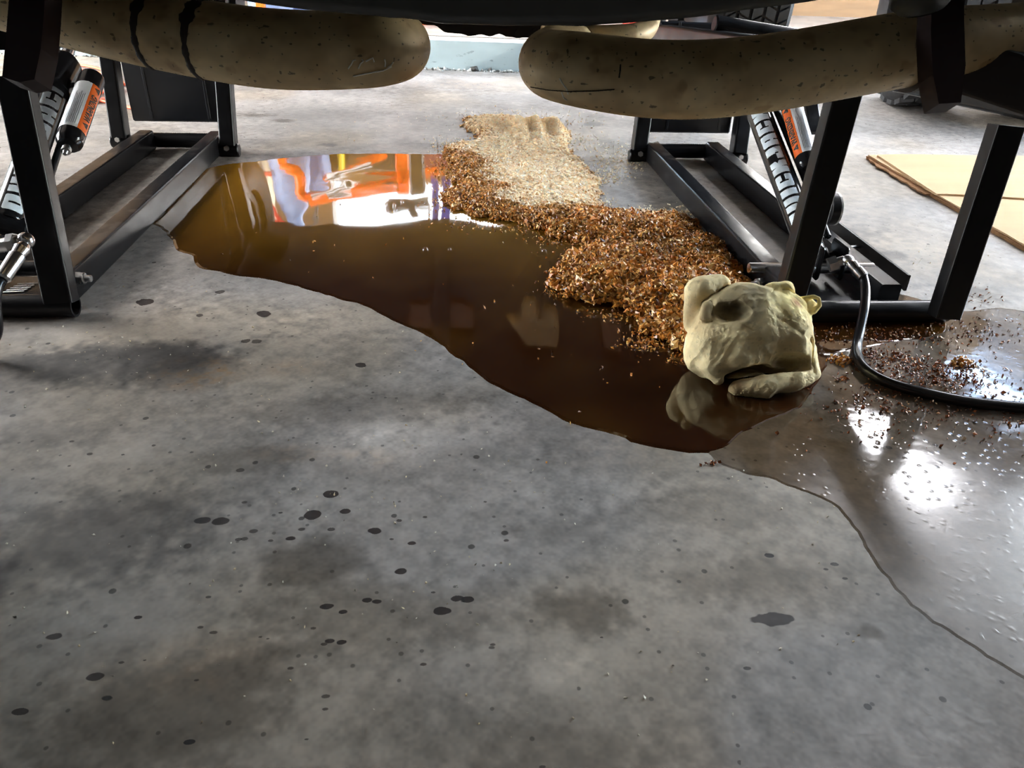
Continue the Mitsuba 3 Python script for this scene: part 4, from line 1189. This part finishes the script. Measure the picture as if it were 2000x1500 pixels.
# ------------------------------------------------------------------ things on the slab behind, seen mirrored in the oil
def mir(px, py, y):
    r = ray(px, py)
    return np.array([r[0] / r[1] * y, y, -(r[2] / r[1]) * y - CAMH])
ZP = .139
HO = 5.0
ho = thing('engine_hoist', 'orange steel hoist with white and black decals, mirrored in the oil', 'hoist')
P = lambda x, y, d=0: mir(x, y, HO + d)
post = P(788, 372); put('post', bar([post[0], HO, ZP], post, .085, .085), 'orange_paint', ho, 30)
put('boom', bar(P(605, 391, -.05), P(778, 356, -.05), .09, .07, (0, 1, 0)), 'orange_paint', ho, 30)
put('brace', bar(P(634, 354, -.06), P(752, 300, -.06), .06, .05, (0, 1, 0)), 'orange_paint', ho, 30)
put('arm', bar(P(792, 344, -.03), P(868, 334, -.03), .05, .04, (0, 1, 0)), 'orange_paint', ho, 30)
lg = resample(np.array([P(548, 320, -.03), P(572, 330, -.03), P(588, 352, -.03), P(588, 374, -.03), P(604, 391, -.04)]), 24)
put('curved_leg', tube(lg, .034, 14), 'orange_paint', ho, True)
put('pedestal', cbox([post[0] - .3, HO - .16, ZP], [post[0] + .3, HO + .2, ZP + .06]), 'orange_paint', ho)
put('strut', bar(P(552, 318, -.03), [P(548, 320)[0], HO - .03, ZP], .05, .05), 'orange_paint', ho, 30)
bx = P(744, 368, -.095)
put('slot', lathe(P(745, 362, -.10), P(778, 358, -.10), [(0, .002), (.5, .016), (1, .002)], 12), 'ink', ho)
for k, (a, b, wd) in enumerate(((P(634, 352, -.09), P(690, 357, -.095), .016), (P(690, 357, -.095), P(610, 389, -.10), .016), (P(640, 350, -.095), P(725, 322, -.095), .028), (P(640, 384, -.10), P(686, 372, -.10), .022))):
    put('decal', bar(a, b, wd * 1.6, .004, (0, 0, 1)), 'label_white', ho)
    put('decal_edge', bar(a + [0, -.004, .006], b + [0, -.004, .002], wd * .45, .003, (0, 0, 1)), 'ink', ho)
em = P(683, 361, -.105)
put('emblem', trimesh.creation.cylinder(.035, .006, sections=24, transform=trimesh.transformations.rotation_matrix(math.pi / 2, [1, 0, 0])).apply_translation(em), 'label_white', ho)
put('emblem', trimesh.creation.cylinder(.02, .006, sections=24, transform=trimesh.transformations.rotation_matrix(math.pi / 2, [1, 0, 0])).apply_translation(em + [0, -.004, 0]), 'dark_tool', ho)


def upright(name, px0, px1, top, y, d, m, label, cat_):
    a, b = mir(px0, top, y), mir(px1, top, y)
    return one(name, cbox([a[0], y, ZP], [b[0], y + d, a[2]], .012), m, label, cat_, smooth=30)


jg = thing('water_jug', 'blue gray rounded jug beside the orange hoist, mirrored in the oil', 'jug')
c = mir(576, 440, 5.15)
put('body', lathe([c[0], 5.2, ZP], [c[0], 5.2, c[2]], [(0, .10), (.03, .13), (.6, .135), (.85, .11), (.95, .06), (1, .05)]), 'blue_gray', jg, 50)
put('handle', tube(resample(np.array([[c[0] + .06, 5.1, c[2] - .03], [c[0] + .15, 5.08, c[2] - .08], [c[0] + .14, 5.08, c[2] - .25]]), 12), .012, 8), 'dark_tool', jg, True)
upright('storage_bin', 604, 640, 372, 5.38, .28, 'blue_gray', 'blue gray plastic bin behind the orange hoist, mirrored in the oil', 'bin')
upright('cardboard_box', 464, 528, 455, 5.3, .3, 'cream', 'tall cream box at the left end of the reflection', 'box')
upright('cabinet', 400, 475, 352, 5.6, .3, 'maroon', 'low dark red cabinet at the far left of the reflection', 'cabinet')
upright('tool_case', 801, 830, 380, 4.62, .16, 'dark_tool', 'dark tool case with small white label right of the orange post', 'case')
upright('clutter_box', 812, 900, 335, 5.6, .3, 'maroon', 'dark red box right of the orange post in the reflection', 'box')
upright('work_bench', 560, 780, 340, 5.7, .3, 'dark_tool', 'dark low bench behind the orange hoist', 'bench')
upright('gas_can', 661, 671, 333, 5.6, .1, 'yellow_plastic', 'small yellow can on the dark bench in the reflection', 'can')
for k, (a, b, lab) in enumerate(((842, 852, 'left of the two blue straps hanging behind the car, seen in the reflection'), (862, 876, 'right of the two blue straps hanging behind the car, seen in the reflection'))):
    p = mir((a + b) / 2, 346, 4.62)
    w_ = .02 + .008 * k
    zz = np.linspace(p[2], CZ, 40)
    cl = np.array([[[p[0] + e * w_ + .008 * math.sin(z * 9 + k), 4.62 + .010 * math.sin(z * 14 + e * 2), z] for e in np.linspace(-1, 1, 6)] for z in zz])
    f = [[6 * r + c, 6 * r + c + 1, 6 * r + c + 7, 6 * r + c + 6] for r in range(39) for c in range(5)]
    one('strap', (cl.reshape(-1, 3), np.array(f)), 'blue_cloth', lab, 'strap', smooth=True)
rs = thing('tool_stand', 'red tubular stand at the left of the reflection', 'stand')
for a, b in (((498, 402), (556, 446)), ((530, 406), (559, 447)), ((462, 331), (530, 343))):
    put('red_tube', rod(mir(*a, 5.1), mir(*b, 5.1), .013), 'red_plastic', rs, 30)
put('stand_pole', rod([mir(498, 402, 5.1)[0], 5.1, ZP], mir(498, 402, 5.1), .013), 'red_plastic', rs, 30)
dt = thing('hanging_drill', 'dark power tool with bright metal knobs hanging before the window, mirrored in the oil', 'tool')
pa, pb = mir(752, 404, 4.8), mir(838, 395, 4.8)
put('body', lathe(pa, pb, [(0, .03), (.1, .055), (.45, .05), (.6, .035), (1, .03)]), 'dark_tool', dt, 40)
put('grip', bar(mir(800, 400, 4.8), mir(812, 426, 4.8), .05, .05), 'dark_tool', dt, 30)
for a in ((751, 400), (756, 410), (768, 402), (772, 412), (785, 396)):
    put('knob', trimesh.creation.icosphere(subdivisions=2, radius=.014).apply_translation(mir(*a, 4.745)), 'chrome', dt, True)
put('hook', rod(mir(838, 395, 4.8), [mir(838, 395, 4.8)[0], 4.8, CZ], .006), 'dark_tool', dt)
# red crate glimpsed through the gap above the right pipe
rcx = at_y(1262, 72, 5.0)
rb_ = one('red_box', cbox([rcx[0] - .12, 5.0, ZP - .0], [rcx[0] + .09, 5.2, rcx[2] + .16], .01), 'red_plastic', 'red box with white lettering glimpsed in the gap above the right exhaust pipe', 'box')
for (px, py), (hx, hy), col, lab in (((1742, 905), (.26, .62), (8, 8, 8.4), 'white shop light under the ceiling, mirrored as the brightest streak in the oil film'), ((1950, 715), (.5, .9), (1.3, 1.9, 3.0), 'added wide bluish light panel under the ceiling, standing in for blue sky at the right end of the oil film')):  # second panel is added, its blue glow standing in for mirrored sky
    a_ = fl(px, py); r_f = ray(px, py) * np.array([1, 1, -1])
    lp = a_ + r_f * (2.80 / r_f[2])
    print('lamp', lp)
    sl_ = thing('shop_light', lab, 'lamp', 'shop lights')
    put('housing', cbox([lp[0] - hx, lp[1] - hy, 2.815], [lp[0] + hx, lp[1] + hy, 2.90], .01), 'label_white', sl_)
    for sy in (-.6, .6):
        put('hanging_rod', rod([lp[0], lp[1] + sy * hy, 2.89], [lp[0], lp[1] + sy * hy, CZ], .006), 'dark_tool', sl_)
    q = [[lp[0] + sx * (hx - .02), lp[1] + sy * (hy - .02), 2.81] for sx, sy in ((-1, -1), (1, -1), (1, 1), (-1, 1))]
    dk = put('diffuser', trimesh.Trimesh(q, [[0, 2, 1], [0, 3, 2]], process=False), 'label_white', sl_)
    scene[dk]['emitter'] = {'type': 'area', 'radiance': {'type': 'rgb', 'value': [c * LAMP for c in col]}}
# added lamps under the ceiling, put in to brighten the back of the workshop
for x, y, tx, lab in ((-1.5, 3.6, -.6, 'left added lamp under the ceiling that brightens the back'), (1.2, 3.6, -.2, 'right added lamp under the ceiling that brightens the back')):
    f_ = thing('added_floodlight', lab, 'lamp', 'added_floodlights')
    o, tg = np.array([x, y, 2.5]), np.array([tx, 5.2, .8])
    u = unit(tg - o)
    put('housing', lathe(o - u * .10, o, [(0, .03), (.2, .06), (1, .09)], 24), 'dark_tool', f_, 40)
    put('stem', rod(o - u * .08, [o[0], o[1], CZ], .012), 'dark_tool', f_)
    scene[f'{f_}_lamp'] = {'type': 'spot', 'to_world': T().look_at(origin=(o + u * .02).tolist(), target=tg.tolist(), up=[0, 0, 1]), 'intensity': {'type': 'rgb', 'value': [14 * SPOT, 13.4 * SPOT, 12.4 * SPOT]}, 'cutoff_angle': 38.0, 'beam_width': 26.0}
